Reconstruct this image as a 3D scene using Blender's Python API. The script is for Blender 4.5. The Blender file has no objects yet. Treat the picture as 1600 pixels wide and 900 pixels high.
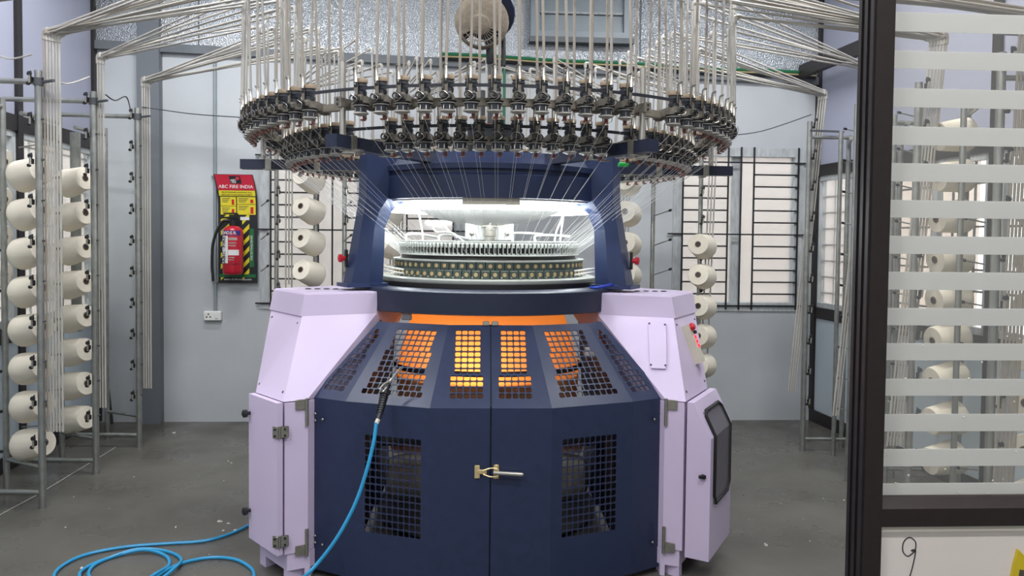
import bpy, bmesh, math, random
from mathutils import Vector, Matrix
from mathutils.geometry import delaunay_2d_cdt
random.seed(7)
PI = math.pi
S = bpy.context.scene
COL = S.collection
rad = math.radians

# ------------------------------------------------------------------ camera, world, lamps, exposure
F, TH, ROLL, EYE = 1200.0, math.atan(0.034), 0.0105, 1.5
CY = 450 - (80 - F * math.tan(TH))      # principal point of the cropped frame
cam = bpy.data.cameras.new('camera'); cam.sensor_width = 36; cam.lens = F / 1600 * 36
cam.clip_start = 0.05; cam.shift_y = -(450 - CY) / 1600
camo = bpy.data.objects.new('camera', cam); COL.objects.link(camo)
camo.matrix_world = Matrix.Translation((0, 0, EYE)) @ Matrix.Rotation(PI / 2 - TH, 4, 'X') @ Matrix.Rotation(ROLL, 4, 'Z')
S.camera = camo
S.view_settings.view_transform = 'Standard'; S.view_settings.look = 'None'
S.view_settings.gamma = 1; S.view_settings.use_curve_mapping = False
S.view_settings.exposure = 0.14
w = bpy.data.worlds.new('daylight'); S.world = w; w.use_nodes = True
w.node_tree.nodes['Background'].inputs[0].default_value = (0.93, 0.96, 1.0, 1)
w.node_tree.nodes['Background'].inputs[1].default_value = 3.0
LAMPS = [(-1.7, 0.0), (1.2, 0.0), (-1.7, 1.4), (0.9, 1.4), (-1.9, 3.2), (1.5, 3.2), (-1.9, 4.7), (1.5, 4.7)]
LAMP_Z, LAMP_W = 3.72, 42.0

def ray(px, py):
    u, v = px - 800, py - CY
    u, v = u * math.cos(ROLL) + v * math.sin(ROLL), -u * math.sin(ROLL) + v * math.cos(ROLL)
    u /= F; v /= F
    return Vector((u, math.cos(TH) - v * math.sin(TH), -math.sin(TH) - v * math.cos(TH)))
def fl(px, py, z=0.0):
    d = ray(px, py); t = (z - EYE) / d.z
    return Vector((d.x * t, d.y * t, z))
def at(px, py, Y):
    d = ray(px, py); t = Y / d.y
    return Vector((d.x * t, Y, EYE + d.z * t))

# ------------------------------------------------------------------ materials
def lin(c):
    if isinstance(c, str):
        c = tuple(int(c[i:i + 2], 16) / 255 for i in (0, 2, 4))
    return tuple(((x + 0.055) / 1.055) ** 2.4 if x > 0.04045 else x / 12.92 for x in c)
MATS = {}
def mat(name, col, rough=0.5, metal=0.0, var=0.12, scale=8.0, bump=0.0, bscale=60.0, spec=0.5, col2=None, thr=None, stretch=None):
    if name in MATS: return MATS[name]
    m = bpy.data.materials.new(name); m.use_nodes = True
    nt = m.node_tree; b = nt.nodes['Principled BSDF']
    c = lin(col)
    b.inputs['Roughness'].default_value = rough; b.inputs['Metallic'].default_value = metal
    b.inputs['Specular IOR Level'].default_value = spec
    tc = nt.nodes.new('ShaderNodeTexCoord'); mp = nt.nodes.new('ShaderNodeMapping')
    nt.links.new(tc.outputs['Object'], mp.inputs[0])
    if stretch: mp.inputs['Scale'].default_value = stretch
    n = nt.nodes.new('ShaderNodeTexNoise'); n.inputs['Scale'].default_value = scale; n.inputs['Detail'].default_value = 6
    nt.links.new(mp.outputs[0], n.inputs['Vector'])
    r = nt.nodes.new('ShaderNodeValToRGB')
    lo, hi = thr if thr else (0.3, 0.7)
    r.color_ramp.elements[0].position = lo; r.color_ramp.elements[1].position = hi
    if col2 is not None: c0 = lin(col2)
    else: c0 = tuple(x * (1 - var) for x in c)
    r.color_ramp.elements[0].color = (*c0, 1); r.color_ramp.elements[1].color = (*c, 1)
    nt.links.new(n.outputs['Fac'], r.inputs[0]); nt.links.new(r.outputs[0], b.inputs['Base Color'])
    if bump:
        n2 = nt.nodes.new('ShaderNodeTexNoise'); n2.inputs['Scale'].default_value = bscale; n2.inputs['Detail'].default_value = 3
        nt.links.new(mp.outputs[0], n2.inputs['Vector'])
        bp = nt.nodes.new('ShaderNodeBump'); bp.inputs['Strength'].default_value = bump; bp.inputs['Distance'].default_value = 0.01
        nt.links.new(n2.outputs['Fac'], bp.inputs['Height']); nt.links.new(bp.outputs[0], b.inputs['Normal'])
    MATS[name] = m
    return m
def emit(name, col, s):
    m = bpy.data.materials.new(name); m.use_nodes = True; nt = m.node_tree; nt.nodes.clear()
    e = nt.nodes.new('ShaderNodeEmission'); e.inputs[0].default_value = (*lin(col), 1); e.inputs[1].default_value = s
    o = nt.nodes.new('ShaderNodeOutputMaterial'); nt.links.new(e.outputs[0], o.inputs[0])
    MATS[name] = m; return m

M = {}
M['wall'] = mat('painted_plaster', 'c0c4c7', 0.75, var=0.10, scale=2.2, bump=0.12, bscale=18)
M['wall_grey'] = mat('grey_paint', '70757a', 0.7, var=0.08, scale=3)
M['panel'] = mat('laminate_panel', 'a3a6b8', 0.45, var=0.04, scale=1.5)
M['panel_low'] = mat('low_laminate_panel', 'bfcbd4', 0.5, var=0.06, scale=1.5)
M['alu'] = mat('dark_anodised_aluminium', '2c2829', 0.42, var=0.3, scale=30, spec=0.4)
M['alu_b'] = mat('brown_black_aluminium', '2e2623', 0.5, var=0.2, scale=60, spec=0.3)
M['trim'] = mat('wall_beam_grey', '6f7478', 0.7, var=0.2, scale=5)
M['ceil'] = mat('ceiling_sheet', 'aab0b4', 0.5, var=0.05)
M['steel'] = mat('galvanised_tube', 'a9aba6', 0.38, 0.75, var=0.25, scale=20)
M['chrome'] = mat('bright_steel', 'c9c4b8', 0.28, 0.85, var=0.15, scale=20)
M['tube'] = mat('grey_plastic_tube', 'b4b0a8', 0.45, var=0.18, scale=6)
M['tube_d'] = mat('dusty_plastic_tube', 'a39a8e', 0.5, var=0.2, scale=8)
M['fit'] = mat('elbow_fitting', 'bcb9ae', 0.5, var=0.15, scale=12)
M['black'] = mat('black_plastic', '1d1e21', 0.45, var=0.3, scale=30)
M['iron'] = mat('black_iron_bar', '232528', 0.55, var=0.3, scale=20)
M['lav'] = mat('lavender_enamel', 'd2c2dd', 0.38, var=0.05, scale=3, bump=0.02, bscale=120)
M['navy'] = mat('navy_enamel', '26304e', 0.36, var=0.16, scale=25, bump=0.05, bscale=260, spec=0.5)
M['navy_l'] = mat('navy_casting_paint', '26355a', 0.36, var=0.12, scale=14, bump=0.05, bscale=200)
M['navy_d'] = mat('navy_beam_paint', '1f263c', 0.4, var=0.15, scale=20, bump=0.04, bscale=160)
M['dust'] = mat('dusty_grey_casting', '7d766b', 0.8, var=0.45, scale=40)
M['dust_br'] = mat('lint_covered_cap', 'a6947e', 0.9, var=0.2, scale=40)
M['pulley'] = mat('dark_pulley', '3a3d44', 0.6, var=0.3, scale=40)
M['belt'] = mat('black_belt', '20242c', 0.6, var=0.2)
M['disc'] = mat('ceramic_disc', 'aaa69c', 0.45, var=0.15, scale=40)
M['red'] = mat('red_plastic', '80483e', 0.6, var=0.2, scale=40)
M['redbright'] = mat('bright_red', 'c8202e', 0.4, var=0.1)
M['yarn'] = mat('cream_yarn', 'ece4d3', 0.9, var=0.06, scale=60, bump=0.3, bscale=400, stretch=(1, 1, 12))
M['core'] = mat('cone_core_card', '7b6248', 0.8, var=0.2)
M['thread'] = mat('white_thread', 'f2f2ee', 0.8, var=0.0)
M['white'] = mat('white_enamel', 'e8e8e4', 0.4, var=0.04)
M['ringw'] = mat('machined_aluminium', 'd0d3cc', 0.35, 0.55, var=0.1, scale=30)
M['cam'] = mat('cam_block_steel', '5c665f', 0.42, 0.45, var=0.15, scale=30)
M['brass'] = mat('brass', 'e6cf9c', 0.3, 0.55, var=0.15, scale=30)
M['blackring'] = mat('oiled_black_ring', '2e2a2b', 0.35, 0.3, var=0.2)
M['hinge'] = mat('zinc_hinge', 'a8a498', 0.35, 0.8, var=0.2, scale=40)
M['hose'] = mat('blue_air_hose', '2b93c4', 0.35, var=0.08)
M['boardblk'] = mat('board_black', '1f2226', 0.45, var=0.1)
M['boardred'] = mat('board_red', 'c2203a', 0.45, var=0.06)
M['boardyel'] = mat('board_yellow', 'e3d32c', 0.45, var=0.06)
M['boardgrn'] = mat('board_green', '1f6a3c', 0.45, var=0.06)
M['extred'] = mat('extinguisher_red', 'c01f33', 0.28, var=0.08)
M['blue'] = mat('label_blue', '2b2f7a', 0.4, var=0.06)
M['paper'] = mat('printed_white', 'e8e8e8', 0.5, var=0.03)
M['ink'] = mat('ink_black', '17171a', 0.6, var=0.0)
M['beige'] = mat('beige_plastic', 'c9c2b2', 0.5, var=0.06)
M['lint'] = mat('cotton_lint', 'dcd8cc', 0.95, var=0.15, scale=60)
M['green'] = mat('green_cable', '24704a', 0.5, var=0.25, scale=6)
M['greenbr'] = mat('bright_green_plastic', '18b048', 0.5, var=0.1)
M['fabdk'] = mat('rolled_knit_fabric', '9c988c', 0.9, var=0.25, scale=14, bump=0.3, bscale=90)
M['bulbhold'] = mat('lamp_holder', '4a4038', 0.6)
M['shade_plate'] = mat('shade_plate_black', '1a1c26', 0.6)
M['rubber'] = mat('grey_rubber', '4d5054', 0.7, var=0.2)
M['yellow'] = mat('yellow_film', 'e2c62a', 0.35, var=0.15, scale=12)
M['greyblk'] = mat('grey_print', '5d564c', 0.5, var=0.3, scale=10)
M['film'] = mat('window_profile_with_film', 'c2c6c8', 0.5, var=0.3, scale=40, stretch=(1, 1, 0.25))
M['slat'] = mat('louvre_grey', '8e979c', 0.5, var=0.08)
M['out_pink'] = mat('outside_wall_pink', 'ecd8cb', 0.9, var=0.10, scale=1.2)
M['out_cream'] = mat('outside_wall_cream', 'e9e6d6', 0.9, var=0.08, scale=1.0)
M['greenleaf'] = mat('outside_green', '9cc46c', 0.8, var=0.3, scale=5)
M['led'] = emit('led_tube', 'f4fbff', 42.0)
M['lamp_e'] = emit('added_lamp_glow', 'f4f8ff', 9.0)
M['bulb'] = emit('bulb_glow', 'ffb84a', 30.0)
M['digit'] = emit('red_digits', 'ff2030', 4.0)

# foil insulation: crinkled aluminium
m = mat('foil_insulation', 'bfc3c7', 0.36, 0.9, var=0.35, scale=120, thr=(0.36, 0.64)); M['foil'] = m
nt = m.node_tree; b = nt.nodes['Principled BSDF']
v = nt.nodes.new('ShaderNodeTexVoronoi'); v.inputs['Scale'].default_value = 110
bp = nt.nodes.new('ShaderNodeBump'); bp.inputs['Strength'].default_value = 0.45; bp.inputs['Distance'].default_value = 0.01
nt.links.new(nt.nodes['Texture Coordinate'].outputs['Object'], v.inputs['Vector'])
nt.links.new(v.outputs['Distance'], bp.inputs['Height']); nt.links.new(bp.outputs[0], b.inputs['Normal'])

# polished concrete floor
m = mat('polished_concrete', '6b6861', 0.3, 0, scale=1.3, col2='494742', thr=(0.25, 0.78), bump=0.02, bscale=25, spec=0.5); M['floor'] = m
nt = m.node_tree; b = nt.nodes['Principled BSDF']
n = nt.nodes.new('ShaderNodeTexNoise'); n.inputs['Scale'].default_value = 3.0; n.inputs['Detail'].default_value = 8
nt.links.new(nt.nodes['Texture Coordinate'].outputs['Object'], n.inputs['Vector'])
mr = nt.nodes.new('ShaderNodeMapRange'); mr.inputs[1].default_value = 0.35; mr.inputs[2].default_value = 0.7
mr.inputs[3].default_value = 0.22; mr.inputs[4].default_value = 0.5
nt.links.new(n.outputs['Fac'], mr.inputs[0]); nt.links.new(mr.outputs[0], b.inputs['Roughness'])

def glass(name, tint=(0.93, 0.95, 0.95), haze=0.12, gl=0.05):
    m = bpy.data.materials.new(name); m.use_nodes = True; nt = m.node_tree; nt.nodes.clear()
    o = nt.nodes.new('ShaderNodeOutputMaterial')
    t = nt.nodes.new('ShaderNodeBsdfTransparent'); t.inputs[0].default_value = (*tint, 1)
    d = nt.nodes.new('ShaderNodeBsdfTranslucent'); d.inputs[0].default_value = (0.85, 0.85, 0.85, 1)
    d2 = nt.nodes.new('ShaderNodeBsdfDiffuse'); d2.inputs[0].default_value = (0.76, 0.75, 0.69, 1)
    md = nt.nodes.new('ShaderNodeMixShader'); md.inputs[0].default_value = 0.5
    nt.links.new(d.outputs[0], md.inputs[1]); nt.links.new(d2.outputs[0], md.inputs[2])
    m1 = nt.nodes.new('ShaderNodeMixShader'); m1.inputs[0].default_value = haze
    nt.links.new(t.outputs[0], m1.inputs[1]); nt.links.new(md.outputs[0], m1.inputs[2])
    g = nt.nodes.new('ShaderNodeBsdfGlossy'); g.inputs['Roughness'].default_value = 0.08
    m2 = nt.nodes.new('ShaderNodeMixShader'); m2.inputs[0].default_value = gl
    nt.links.new(m1.outputs[0], m2.inputs[1]); nt.links.new(g.outputs[0], m2.inputs[2])
    nt.links.new(m2.outputs[0], o.inputs[0]); MATS[name] = m; return m
M['pane'] = glass('window_pane', haze=0.35, gl=0.08)
M['pane2'] = glass('near_window_pane', haze=0.10, gl=0.06)
M['clear'] = glass('dusty_partition_glass', tint=(0.92, 0.91, 0.88), haze=0.07, gl=0.04)
M['smoke'] = glass('smoked_window', tint=(0.35, 0.35, 0.37), haze=0.25, gl=0.12)
M['frost'] = glass('frosted_film', tint=(0.9, 0.9, 0.88), haze=0.94, gl=0.02)

# knitted fabric tube, lets light through
m = bpy.data.materials.new('knitted_fabric'); m.use_nodes = True; nt = m.node_tree; nt.nodes.clear(); M['fabric'] = m
o = nt.nodes.new('ShaderNodeOutputMaterial'); d = nt.nodes.new('ShaderNodeBsdfDiffuse'); t = nt.nodes.new('ShaderNodeBsdfTranslucent')
d.inputs[0].default_value = (*lin('e8dcc8'), 1); t.inputs[0].default_value = (*lin('f0b070'), 1)  # the lamp's orange glow is put into the translucent colour
mx = nt.nodes.new('ShaderNodeMixShader'); mx.inputs[0].default_value = 0.6
nt.links.new(d.outputs[0], mx.inputs[1]); nt.links.new(t.outputs[0], mx.inputs[2]); nt.links.new(mx.outputs[0], o.inputs[0])

# ------------------------------------------------------------------ mesh helpers
class MB:
    def __init__(s): s.v = []; s.f = []; s.sm = []
    def add(s, vs, fs, smooth=False):
        o = len(s.v); s.v += [tuple(p) for p in vs]
        s.f += [tuple(i + o for i in f) for f in fs]; s.sm += [smooth] * len(fs); return s
    def box(s, c, d, rz=0, mtx=None):
        x, y, z = d[0] / 2, d[1] / 2, d[2] / 2; c = Vector(c)
        R = mtx if mtx else Matrix.Rotation(rz, 3, 'Z')
        vs = [c + R @ Vector(p) for p in ((-x, -y, -z), (x, -y, -z), (x, y, -z), (-x, y, -z), (-x, -y, z), (x, -y, z), (x, y, z), (-x, y, z))]
        return s.add(vs, [(0, 3, 2, 1), (4, 5, 6, 7), (0, 1, 5, 4), (1, 2, 6, 5), (2, 3, 7, 6), (3, 0, 4, 7)])
    def bevbox(s, c, d, b=0.004, rz=0):
        x, y, z = d[0] / 2, d[1] / 2, d[2] / 2; c = Vector(c); R = Matrix.Rotation(rz, 3, 'Z')
        def ring(ix, zz):
            X, Y = x - ix, y - ix
            q = [(-X + b, -Y), (X - b, -Y), (X, -Y + b), (X, Y - b), (X - b, Y), (-X + b, Y), (-X, Y - b), (-X, -Y + b)]
            return [c + R @ Vector((p[0], p[1], zz)) for p in q]
        return s.loft([ring(b, -z), ring(0, -z + b), ring(0, z - b), ring(b, z)])
    def loft(s, rings, cap=True, smooth=False, closed=True):
        n = len(rings[0]); vs = [p for r in rings for p in r]; fs = []
        for i in range(len(rings) - 1):
            for j in range(n if closed else n - 1):
                k = (j + 1) % n
                fs.append((i * n + j, i * n + k, (i + 1) * n + k, (i + 1) * n + j))
        s.add(vs, fs, smooth)
        if cap and closed:
            o = len(s.v) - len(vs)
            s.f.append(tuple(o + j for j in reversed(range(n)))); s.sm.append(False)
            s.f.append(tuple(o + (len(rings) - 1) * n + j for j in range(n))); s.sm.append(False)
        return s
    def prism(s, poly, z0, z1):
        return s.loft([[(p[0], p[1], z0) for p in poly], [(p[0], p[1], z1) for p in poly]])
    def tube(s, p0, p1, r, n=8, r1=None, cap=True):
        return s.path([p0, p1], r, n, cap=cap, r1=r1)
    def path(s, pts, r, n=8, cap=True, r1=None, closed=False):
        pts = [Vector(p) for p in pts]; rings = []; prev = None
        for i, p in enumerate(pts):
            if closed: t = pts[(i + 1) % len(pts)] - pts[i - 1]
            else:
                t = pts[min(i + 1, len(pts) - 1)] - pts[max(i - 1, 0)]
            t.normalize()
            if prev is None:
                a = Vector((0, 0, 1)) if abs(t.z) < 0.9 else Vector((1, 0, 0))
                u = t.cross(a).normalized()
            else:
                u = (prev - t * prev.dot(t)).normalized()
            prev = u; w_ = t.cross(u)
            rr = r if r1 is None else r + (r1 - r) * i / (len(pts) - 1)
            rings.append([p + (u * math.cos(2 * PI * k / n) + w_ * math.sin(2 * PI * k / n)) * rr for k in range(n)])
        if closed: rings.append(rings[0]); cap = False
        return s.loft(rings, cap=cap, smooth=n > 4)
    def lathe(s, prof, n=16, c=(0, 0, 0), mtx=None, smooth=True, cap=True, a0=0, a1=2 * PI):
        c = Vector(c); full = abs(a1 - a0 - 2 * PI) < 1e-6; rings = []
        R = mtx if mtx else Matrix.Identity(3)
        m_ = n if full else n + 1
        for r, z in prof:
            rings.append([c + R @ Vector((r * math.cos(a0 + (a1 - a0) * k / n), r * math.sin(a0 + (a1 - a0) * k / n), z)) for k in range(m_)])
        return s.loft(rings, cap=cap and full, smooth=smooth, closed=full)
    def torus(s, c, R, r, n=16, k=6, mtx=None):
        c = Vector(c); Q = mtx if mtx else Matrix.Identity(3)
        return s.path([c + Q @ Vector((R * math.cos(2 * PI * i / n), R * math.sin(2 * PI * i / n), 0)) for i in range(n)], r, k, closed=True)
    def mesh(s, name, m, origin=(0, 0, 0)):
        me = bpy.data.meshes.new(name); o = Vector(origin)
        me.from_pydata([tuple(Vector(p) - o) for p in s.v], [], s.f)
        me.polygons.foreach_set('use_smooth', s.sm)
        me.materials.append(m)
        if any(s.sm):
            try: me.set_sharp_from_angle(angle=rad(42))
            except Exception: pass
        me.update(); return me
    def build(s, name, m, parent=None, origin=(0, 0, 0), loc=None):
        return obj(name, s.mesh(name, m, origin), parent, loc if loc is not None else origin)
def obj(name, data, parent=None, loc=(0, 0, 0), rot=None):
    o = bpy.data.objects.new(name, data); COL.objects.link(o)
    if parent: o.parent = parent
    o.location = loc
    if rot: o.rotation_euler = rot
    return o
def tag(o, label, cat, group=None, kind=None):
    o['label'] = label
    o['category'] = cat
    if group: o['group'] = group
    if kind: o['kind'] = kind
    return o
def thing(name, label, cat, loc=(0, 0, 0), rz=0, group=None):
    o = obj(name, None, None, loc, (0, 0, rz)); o.empty_display_size = 0.1
    return tag(o, label, cat, group)
def struct(o):
    o['kind'] = 'structure'; return o
def smooth_path(pts, k=6):
    pts = [Vector(p) for p in pts]; out = []
    for i in range(len(pts) - 1):
        p0 = pts[max(i - 1, 0)]; p1 = pts[i]; p2 = pts[i + 1]; p3 = pts[min(i + 2, len(pts) - 1)]
        for j in range(k):
            t = j / k
            out.append(0.5 * ((2 * p1) + (p2 - p0) * t + (2 * p0 - 5 * p1 + 4 * p2 - p3) * t * t + (3 * p1 - p0 - 3 * p2 + p3) * t ** 3))
    out.append(pts[-1]); return out
def align(d):
    return Vector((0, 0, 1)).rotation_difference(Vector(d).normalized()).to_matrix()
def text(name, body, size, mtx, m, parent, extrude=0.0006, ax='CENTER'):
    c = bpy.data.curves.new(name, 'FONT'); c.body = body; c.size = size; c.extrude = extrude
    c.align_x = ax; c.align_y = 'CENTER'; c.resolution_u = 2; c.materials.append(m)
    tmp = bpy.data.objects.new(name, c); COL.objects.link(tmp); bpy.context.view_layer.update()
    me = bpy.data.meshes.new_from_object(tmp.evaluated_get(bpy.context.evaluated_depsgraph_get())); me.materials.clear(); me.materials.append(m)
    bpy.data.objects.remove(tmp)
    o = bpy.data.objects.new(name, me); COL.objects.link(o); o.parent = parent
    o.matrix_local = mtx; return o
ORD = ['first', 'second', 'third', 'fourth', 'fifth', 'sixth', 'seventh', 'eighth', 'ninth', 'tenth', 'eleventh', 'twelfth']
FACE = Matrix(((1, 0, 0, 0), (0, 0, -1, 0), (0, 1, 0, 0), (0, 0, 0, 1)))   # text facing -Y

# ------------------------------------------------------------------ the building shell
WB0 = Vector((-2.78, 6.06, 0)); WU = Vector((0.99842, 0.0562, 0)).normalized(); WN = Vector((WU.y, -WU.x, 0))
WYAW = math.atan2(WU.y, WU.x)
def onback(px, py, d=0.0):
    r = ray(px, py); o = Vector((0, 0, EYE)); p0 = WB0 + WN * d
    t = (p0 - o).dot(WN) / r.dot(WN); p = o + r * t
    return (p - WB0).dot(WU), p.z
def bw(s, z, d=0.0): p = WB0 + WU * s + WN * d; return Vector((p.x, p.y, z))
def wbox(mb, s0, s1, z0, z1, d0, d1):
    return mb.box(bw((s0 + s1) / 2, (z0 + z1) / 2, (d0 + d1) / 2), (abs(s1 - s0), abs(d1 - d0), abs(z1 - z0)), WYAW)
CEIL = 3.95
SL, SR = onback(156, 560)[0] - 0.02, onback(1264, 560)[0] + 0.02
# floor
f = MB(); f.box((0, 2.8, -0.05), (9.4, 9.4, 0.1)); struct(f.build('floor', M['floor']))
f = MB(); f.box((-0.2, 2.35, CEIL + 0.05), (7.6, 7.9, 0.1)); struct(f.build('ceiling', M['ceil']))
# back wall with two window openings
w1a, w1b = onback(406, 300)[0], onback(722, 300)[0]
w2a, w2b = onback(1052, 300)[0], onback(1254, 300)[0]
wz0, wz1 = onback(1150, 486)[1], onback(1150, 231)[1]
zt = 3.0
mb = MB()
wbox(mb, SL, SR, 0, wz0, -0.14, 0); wbox(mb, SL, SR, wz1, zt - 0.02, -0.14, 0)
for a, b_ in ((SL, w1a), (w1b, w2a), (w2b, SR)): wbox(mb, a, b_, wz0, wz1, -0.14, 0)
wallb = struct(mb.build('wall_back', M['wall']))
# foil-clad upper wall and its sloping lower edge beam
tz = [onback(255, 72)[1], onback(1262, 124)[1]]; ts = [onback(255, 72)[0], onback(1262, 124)[0]]
def trimz(s): return tz[0] + (tz[1] - tz[0]) * (s - ts[0]) / (ts[1] - ts[0])
mb = MB()
for d in (0.02, -0.1): pass
mb.loft([[bw(SL, trimz(SL), 0.02), bw(SR, trimz(SR), 0.02), bw(SR, CEIL, 0.02), bw(SL, CEIL, 0.02)],
         [bw(SL, trimz(SL), -0.1), bw(SR, trimz(SR), -0.1), bw(SR, CEIL, -0.1), bw(SL, CEIL, -0.1)]])
foil = struct(mb.build('wall_back_foil_cladding', M['foil']))
mb = MB(); mb.loft([[bw(SL, trimz(SL) - 0.055, e), bw(SR, trimz(SR) - 0.05, e), bw(SR, trimz(SR) + 0.01, e), bw(SL, trimz(SL) + 0.01, e)] for e in (0.05, 0.0)])
struct(mb.build('trim_1', M['trim']))
for px in (312, 690, 1000, 1130):       # seams between foil sheets
    s = onback(px, 40)[0]; mb = MB(); wbox(mb, s - 0.006, s + 0.006, trimz(s) + 0.01, CEIL, 0.02, 0.024); mb.build('sheet_seam', M['trim'], foil)
# grey pillar
sa, sb = onback(222, 560)[0], onback(256, 560)[0]
mb = MB(); wbox(mb, sa, sb, 0, CEIL, 0.0, 0.07); struct(mb.build('wall_back_pillar', M['wall_grey']))

def window_back(n, a, b_, bars):
    mb = MB(); fw = 0.07
    wbox(mb, a, a + fw, wz0, wz1, -0.09, 0.012); wbox(mb, b_ - fw, b_, wz0, wz1, -0.09, 0.012)
    wbox(mb, a + fw, b_ - fw, wz0, wz0 + fw, -0.09, 0.012); wbox(mb, a + fw, b_ - fw, wz1 - fw, wz1, -0.09, 0.012)
    W = struct(mb.build('window_%d' % n, M['film']))
    mid = (a + b_) / 2
    mb = MB(); wbox(mb, mid - 0.04, mid + 0.04, wz0 + fw, wz1 - fw, -0.08, -0.03); mb.build('mullion', M['film'], W)
    for x0, x1 in ((a + fw, mid - 0.04), (mid + 0.04, b_ - fw)):
        mb = MB(); wbox(mb, x0, x1, wz0 + fw, wz1 - fw, -0.06, -0.054); mb.build('pane', M['pane'], W)
    r = 0.006
    for x in bars:
        mb = MB(); mb.box(bw(x, (wz0 + wz1) / 2 + 0.01, 0.02), (0.012, 0.012, wz1 - wz0 - 0.01), WYAW); mb.build('grille_bar', M['iron'], W)
    zs = [wz0 + 0.045 + i * 0.0978 for i in range(13)]
    for i, z in enumerate(zs):
        if z > wz1 - 0.03: break
        full = i in (0, 6, 12)
        for j in range(0, len(bars) - 1):
            if not full and (bars[j + 1] - bars[j] < 0.22): continue
            x0, x1 = bars[j], bars[j + 1]
            if full and j == 0: x0 -= 0.12
            if full and j == len(bars) - 2: x1 += 0.12
            mb = MB(); wbox(mb, x0, x1, z - r, z + r, 0.014, 0.026); mb.build('grille_bar', M['iron'], W)
    return W
sx = lambda px: onback(px, 360)[0]
window_back(1, w1a, w1b, [sx(424), sx(498), sx(520), sx(541), sx(615), sx(636), sx(708)])
window_back(2, w2a, w2b, [sx(1065), sx(1135), sx(1155), sx(1175), sx(1244)])
# what stands outside the windows
mb = MB(); mb.box(bw((SL + SR) / 2, 1.3, -1.8), (11.0, 0.1, 2.6), WYAW)
tag(mb.build('neighbouring_wall', M['out_pink']), 'sunlit pinkish wall outside behind the barred back windows', 'outer wall', kind='structure')

# side walls: dark aluminium partition with windows
def side_wall(side, P, dirv, Lb, Lf, rails, mulls, wins, n0):
    """P: corner point; dirv: unit vector from the corner towards the camera; n: inward normal"""
    d = Vector((dirv[0], dirv[1], 0)).normalized(); n = Vector((-d.y, d.x, 0))
    if n.x * (-1 if side == 'right' else 1) < 0: n = -n
    yaw = math.atan2(d.y, d.x)
    def sb_(mb, l0, l1, z0, z1, t0, t1):
        c = P + d * ((l0 + l1) / 2) + n * ((t0 + t1) / 2)
        return mb.box((c.x, c.y, (z0 + z1) / 2), (l1 - l0, t1 - t0, z1 - z0), yaw)
    zlo, zl1, zu0, zu1 = rails
    mb = MB(); sb_(mb, 0, Lf, 0.1, zlo, -0.06, 0); W = struct(mb.build('wall_%s' % side, M['panel_low']))
    ls = [0] + mulls + [Lf]
    for i in range(len(ls) - 1):
        mb = MB(); sb_(mb, ls[i] + 0.02, ls[i + 1] - 0.02, zu1, CEIL, -0.05, -0.005); mb.build('wall_panel', M['panel'], W)
    B = MB(); sb_(B, 0, Lf, 0, 0.1, -0.07, 0.012); struct(B.build('baseboard_%s' % side, M['alu']))
    mb = MB(); sb_(mb, 0, Lf, zlo, zl1, -0.07, 0.012); mb.build('sill_rail', M['alu'], W)
    mb = MB(); sb_(mb, 0, Lf, zu0, zu1, -0.07, 0.012); mb.build('head_rail', M['alu'], W)
    for l in [0.03] + mulls:
        mb = MB(); sb_(mb, l - 0.03, l + 0.03, 0.1, CEIL, -0.065, 0.018); mb.build('mullion', M['alu'], W)
    for i in range(len(ls) - 1):
        a, b_ = ls[i] + 0.03, ls[i + 1] - 0.03
        mb = MB()
        for l0, l1, z0, z1 in ((a, a + 0.04, zl1, zu0), (b_ - 0.04, b_, zl1, zu0), (a, b_, zl1, zl1 + 0.04), (a, b_, zu0 - 0.04, zu0), ((a + b_) / 2 - 0.025, (a + b_) / 2 + 0.025, zl1, zu0)):
            sb_(mb, l0, l1, z0, z1, -0.04, 0.0)
        wn = struct(mb.build('window_%d' % (n0 + i), M['film']))
        mb = MB(); sb_(mb, a, b_, zl1, zu0, -0.034, -0.03); mb.build('pane', M['pane2' if side == 'right' and i > 0 else 'pane'], wn)
        k = 1; z = zl1 + 0.12
        while z < zu0 - 0.05:
            mb = MB(); sb_(mb, a, b_, z - 0.006, z + 0.006, -0.052, -0.04); mb.build('grille_bar', M[wins], wn); z += 0.13
        for q in range(1, 5):
            l = a + (b_ - a) * q / 5
            mb = MB(); sb_(mb, l - 0.006, l + 0.006, zl1, zu0, -0.062, -0.052); mb.build('grille_bar', M[wins], wn)
    return W
PL = bw(SL, 0, 0); PR = bw(SR, 0, 0)
side_wall('left', PL, (0.09, -1), 0, 7.5, (0.80, 0.90, 2.14, 2.24), [1.10, 2.0, 2.9, 3.8, 5.0, 6.2], 'steel', 3)
side_wall('right', PR, (0.14, -1), 0, 7.7, (0.86, 0.95, 2.02, 2.11), [0.95, 1.95, 2.9, 3.8, 5.0, 6.2], 'iron', 10)
mb = MB(); mb.box((0.4, -1.45, CEIL / 2), (7.4, 0.1, CEIL)); struct(mb.build('wall_front', M['wall']))
mb = MB(); mb.box((-4.9, 2.6, 1.3), (0.1, 9, 2.6)); tag(mb.build('neighbouring_wall', M['out_cream']), 'pale cream wall outside beyond the left windows', 'outer wall', kind='structure')
mb = MB(); mb.box((5.0, 2.6, 1.3), (0.1, 9, 2.6)); tag(mb.build('neighbouring_wall', M['out_pink']), 'pinkish wall outside beyond the right windows', 'outer wall', kind='structure')

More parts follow.
